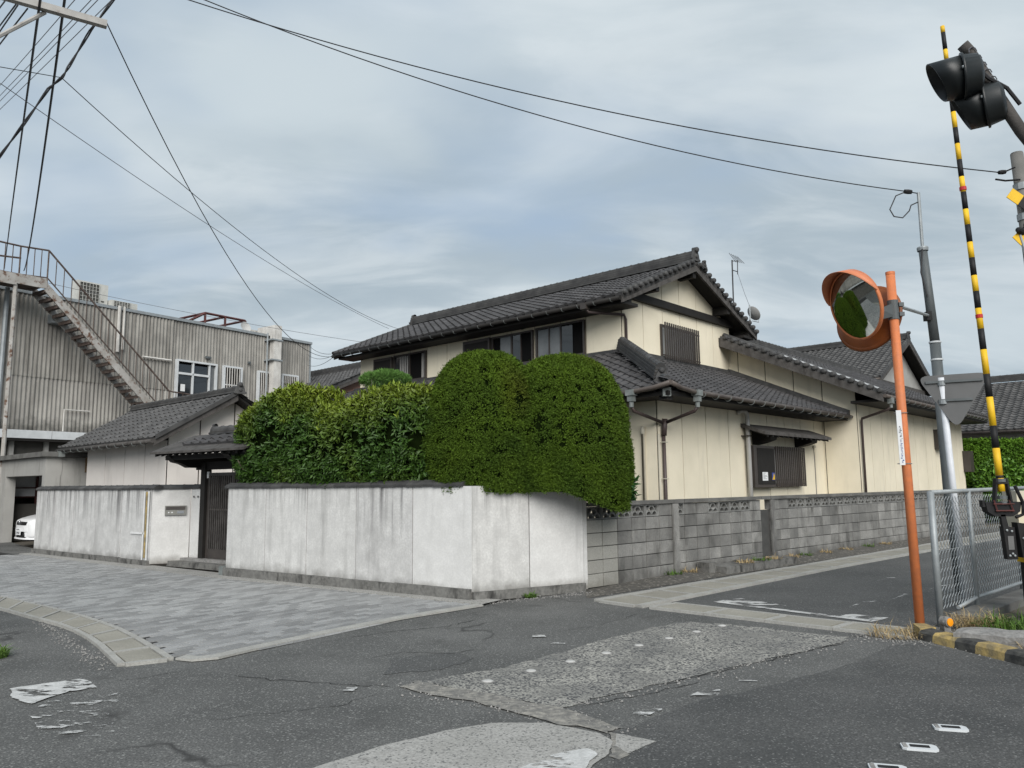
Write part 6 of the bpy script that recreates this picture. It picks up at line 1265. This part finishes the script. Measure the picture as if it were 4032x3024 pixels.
# ================================================================== overhanging warning lamps
wl = thing('warning_light', 'overhanging crossing warning lights with black hoods at the upper right', 'signal', (4.75, 5.45, 0))
MB().tube([(4.75, 5.45, 0), (4.75, 5.45, 3.4), (4.68, 5.45, 3.52), (4.4, 5.44, 3.72), (3.80, 5.42, 4.07), (3.50, 5.42, 4.60), (3.43, 5.42, 4.72)] if False else [(4.75, 5.45, 0), (4.75, 5.45, 2.6), (4.5, 5.45, 3.05), (3.81, 5.44, 4.06), (3.62, 5.43, 4.40), (3.46, 5.42, 4.69), (3.42, 5.42, 4.74)], .043, 12).build('post', 'timber', wl, True)
def lamp(c, ax, sc):
    c, ax = V(c), V(ax).normalized(); hd = hollow('lamp', wl)
    MB().lathe([(0, -.12), (.10, -.115), (.145, -.09), (.16, 0), (.175, .005), (.175, .02), (.155, .02)], c, ax, 24).build('housing', 'hood', hd, True)
    up = (UP - ax * UP.dot(ax)).normalized(); sd_ = ax.cross(up); b = MB(); vs = []; m = 28
    for j in range(m):
        a = 2 * math.pi * j / m; d_ = sd_ * math.cos(a) + up * math.sin(a); ext = .13 + .11 * (math.sin(a) * .5 + .5)
        vs += [c + d_ * .158 + ax * .015, c + d_ * .150 + ax * ext, c + d_ * .142 + ax * ext, c + d_ * .150 + ax * .015]
    b.add(vs, [(4 * j + i, 4 * ((j + 1) % m) + i, 4 * ((j + 1) % m) + (i + 1) % 4, 4 * j + (i + 1) % 4) for j in range(m) for i in range(4)]); b.build('visor', 'hood', hd, True)
    MB().lathe([(.15, .02), (.1, .04), (0, .05)], c, ax, 20).build('lens', 'lens', hd, True)
    for s_ in (-1, 1): MB().lathe([(0, .012), (.010, .01), (.012, 0)], c + sd_ * .165 * s_ + ax * .02, ax, 8).build('bolt', 'galv', hd)
lamp((3.40, 5.40, 4.475), (-.90, .42, -.04), 1); lamp((3.60, 5.47, 4.29), (-.80, .58, -.06), 1)
b = MB(); b.tube([(3.50, 5.41, 4.62), (3.48, 5.40, 4.50)], .03, 8); b.tube([(3.66, 5.43, 4.34), (3.70, 5.46, 4.28)], .03, 8); b.build('lamp_bracket', 'black', wl)
for k in range(6): q = V((3.46, 5.37, 4.66)).lerp(V((3.63, 5.38, 4.38)), k / 5); MB().tube([q + V((.03 * math.cos(a), .0, .03 * math.sin(a))) for a in (0, .9, 1.8, 2.7, 3.6)], .005, 4).build('cable_coil', 'wireg', wl)
MB().tube([(3.45, 5.36, 4.55), (3.55, 5.36, 4.44), (3.68, 5.36, 4.36), (3.78, 5.38, 4.24)], .014, 6).build('cable', 'wirem', wl)
# ================================================================== crossbuck post
xb = thing('crossing_post', 'dark crossing post with black and yellow crossed boards at the right edge', 'sign', (6.36, 9.0, 0))
XT = V((6.22, 9.0, 5.44)); XB = V((6.40, 9.0, 0)); MB().tube([XB, XT], .085, 12, r1=.07).build('post', 'concrete_pole', xb, True); MB().lathe([(.07, 0), (.065, .015), (0, .03)], XT, UP, 12).build('cap', 'concrete_pole', xb)
def board(c, ang, L_, k):
    u = V((math.cos(ang), 0, math.sin(ang))); v = V((-math.sin(ang), 0, math.cos(ang))); n = 6
    for i in range(n):
        b = MB(); b.obox(V(c) + u * (-L_ / 2 + L_ * i / n) - v * .07 + V((0, -.095 - .012 * k, 0)), u * (L_ / n - .001), v * .14, V((0, .01, 0))); b.build('board_band', 'yellow' if i % 2 == 0 else 'black', xb)
board((6.40, 9, 4.62), math.radians(-38), .95, 0); board((6.40, 9, 4.62), math.radians(42), .95, 1)
b = MB(); b.tube([XB.lerp(XT, .915), XB.lerp(XT, .93)], .085, 10); b.tube([XB.lerp(XT, .845), XB.lerp(XT, .86)], .085, 10); b.build('band', 'galv', xb)
b = MB(); b.lathe([(0, .10), (.03, .09), (.045, .02), (.045, -.08), (0, -.09)], (6.12, 8.9, 4.42), (-.5, -.3, .1), 10); b.lathe([(0, .06), (.03, .05), (.035, -.08)], (6.20, 8.88, 4.5), (-.9, 0, .2), 8); b.build('wiring_cluster', 'black', xb)
MB().tube([(6.09, 8.9, 4.38), (6.13, 8.9, 4.2), (6.18, 8.9, 3.9), (6.24, 8.9, 1.0)], .02, 6).build('conduit', 'galv', xb)
b = MB(); b.tube([(5.96, 9, 5.21), (6.02, 9, 5.2), (6.15, 8.95, 5.25)], .01, 5); b.lathe([(0, -.05), (.025, -.04), (.03, 0), (.025, .04), (0, .05)], (6.02, 9, 5.21), (1, 0, .1), 8); b.tube([(5.93, 9, 5.12), (6.05, 9, 5.1), (6.18, 8.92, 5.08)], .012, 5); b.build('insulator', 'black', xb)
# ================================================================== utility pole out of frame, cross arm in frame
up_ = thing('utility_pole', 'steel cross arm of a utility pole at the upper left corner', 'utility pole', (-5.85, 7.4, 0))
MB().tube([(-5.85, 7.4, 0), (-5.85, 7.4, 9.0)], .16, 16, r1=.11).build('pole', 'concrete_pole', up_, True)
ca, cb_ = V((-4.60, 8.2, 6.70)), V((-6.45, 6.98, 6.70)); cd = (cb_ - ca); b = MB(); cs_ = V((-cd.y, cd.x, 0)).normalized() * .075; b.obox(ca, cd, cs_, UP * .075); b.build('cross_arm', 'armwood', up_)
MB().tube([ca.lerp(cb_, .27) + UP * -.0, V((-5.72, 7.48, 5.95))], .022, 6).build('brace', 'armwood', up_)
for t in (.58, .8): b = MB(); b.lathe([(.012, -.1), (.012, 0), (.035, .02), (.03, .05), (.035, .08), (.0, .10)], ca.lerp(cb_, t) + cs_ * .5 + UP * .08, UP, 10); b.build('insulator', 'galv', up_)
for t in (.10, .20, .45): MB().lathe([(0, .012), (.012, .01), (.013, 0)], ca.lerp(cb_, t) + UP * .04, -cs_, 8).build('bolt', 'black', up_)
def wire(label, a, c, sag, r=.008, m='wirem', n=24, twist=0.):
    a, c = V(a), V(c); pts = []
    for i in range(n + 1):
        t = i / n; p = a.lerp(c, t) - UP * (sag * 4 * t * (1 - t))
        if twist: p += V((math.sin(i * 1.7), math.cos(i * 2.1), math.sin(i * 1.3 + 1))) * twist
        pts.append(p)
    return tag(MB().tube(pts, r * .78, 5).build('overhead_wire', m), label, 'wire', 'overhead wires')
wire('upper of the two long wires sloping across the sky to the crossing post', (-4.13, 9.0, 7.63), (5.96, 9.0, 5.21), .30, .0095)
wire('lower of the two long wires sloping across the sky to the service pole', (-3.96, 9.0, 7.65), (5.53, 10.3, 5.48), .35, .0095)
wire('dark wire dropping steeply from the cross arm end to the cream house eave', (-4.62, 8.2, 6.82), (-5.50, 23.9, 5.55), 1.20, .009)
wire('thin wire from the twisted cable joint down to the cream house roof', (-5.88, 9.5, 6.85), (-3.75, 25, 6.61), .48, .008)
wire('faint lowest wire from the left edge down to the cream house roof', (-6.68, 9.5, 6.78), (-4.14, 25.5, 6.72), .23, .007, 'wireg')
wire('left of the two thick cables dropping to the factory stair landing', (-4.92, 7.5, 6.65), (-16.95, 25, 8.80), -.2, .019)
wire('right of the two thick cables dropping to the factory stair landing', (-4.85, 7.8, 6.85), (-16.29, 25, 8.72), .68, .020)
wire('short wire from the left edge to the twisted cable joint', (-7.5, 8.0, 6.5), (-5.88, 9.5, 6.85), .0, .007)
for k, (a, c) in enumerate((((-5.15, 8.5, 7.30), (-9.89, 14, 9.21)), ((-4.95, 8.5, 7.30), (-9.87, 14, 9.01)), ((-4.87, 8.5, 7.30), (-9.86, 14, 8.90)), ((-4.71, 8.5, 7.29), (-9.85, 14, 8.73)))):
    a, c = V(a), V(c); wire(['topmost', 'second highest', 'third highest', 'lowest'][k] + ' of the four thin parallel wires behind the cross arm', a + (a - c) * .15, c + (c - a) * 1.2, .03, .007, 'wireg')
for k, (a, c) in enumerate((((-5.48, 7.8, 6.83), (-6.43, 9, 7.48)), ((-5.35, 7.8, 6.80), (-6.41, 9, 7.24)), ((-5.25, 7.8, 6.70), (-6.40, 9, 6.98)), ((-5.36, 7.8, 6.74), (-6.41, 9, 7.15)))):
    a, c = V(a), V(c); wire(['topmost', 'upper', 'lowest', 'middle'][k] + ' of the thick wires crossing the top left corner', a, c + (c - a) * 2, 0, .011)
tw = [V(q) for q in ((-4.35, 8.2, 7.35), (-4.51, 8.2, 7.11), (-4.78, 8.2, 6.69), (-4.99, 8.2, 6.27), (-5.07, 8.2, 6.12), (-5.21, 8.2, 5.99), (-5.47, 8.2, 5.56), (-5.75, 8.2, 5.12), (-6.2, 8.2, 4.6))]
pts = [[], []]
for i in range(len(tw) - 1):
    for k in range(6):
        t = k / 6; p = tw[i].lerp(tw[i + 1], t); a = (i * 6 + k) * .55; o_ = V((math.cos(a), math.sin(a), math.cos(a) * .3)) * .011; pts[0].append(p + o_); pts[1].append(p - o_)
b = MB(); b.tube(pts[0], .009, 6); b.tube(pts[1], .008, 6); tag(b.build('twisted_cable', 'wirem'), 'thick twisted cable sagging past the cross arm end to the left edge', 'cable', 'overhead wires')
for k in range(3):
    wire(['upper', 'middle', 'lower'][k] + ' of three short wires between factory corner and cream house eave', FP(-.2, .1, 7.55 - .45 * k), H(1.9, 12.95, 5.62 - .05 * k), .15, .01)
wire('distant faint wire above the factory roof', FP(-16, -3, 9.2), H(5, 15, 6.6), .3, .009, 'wireg')
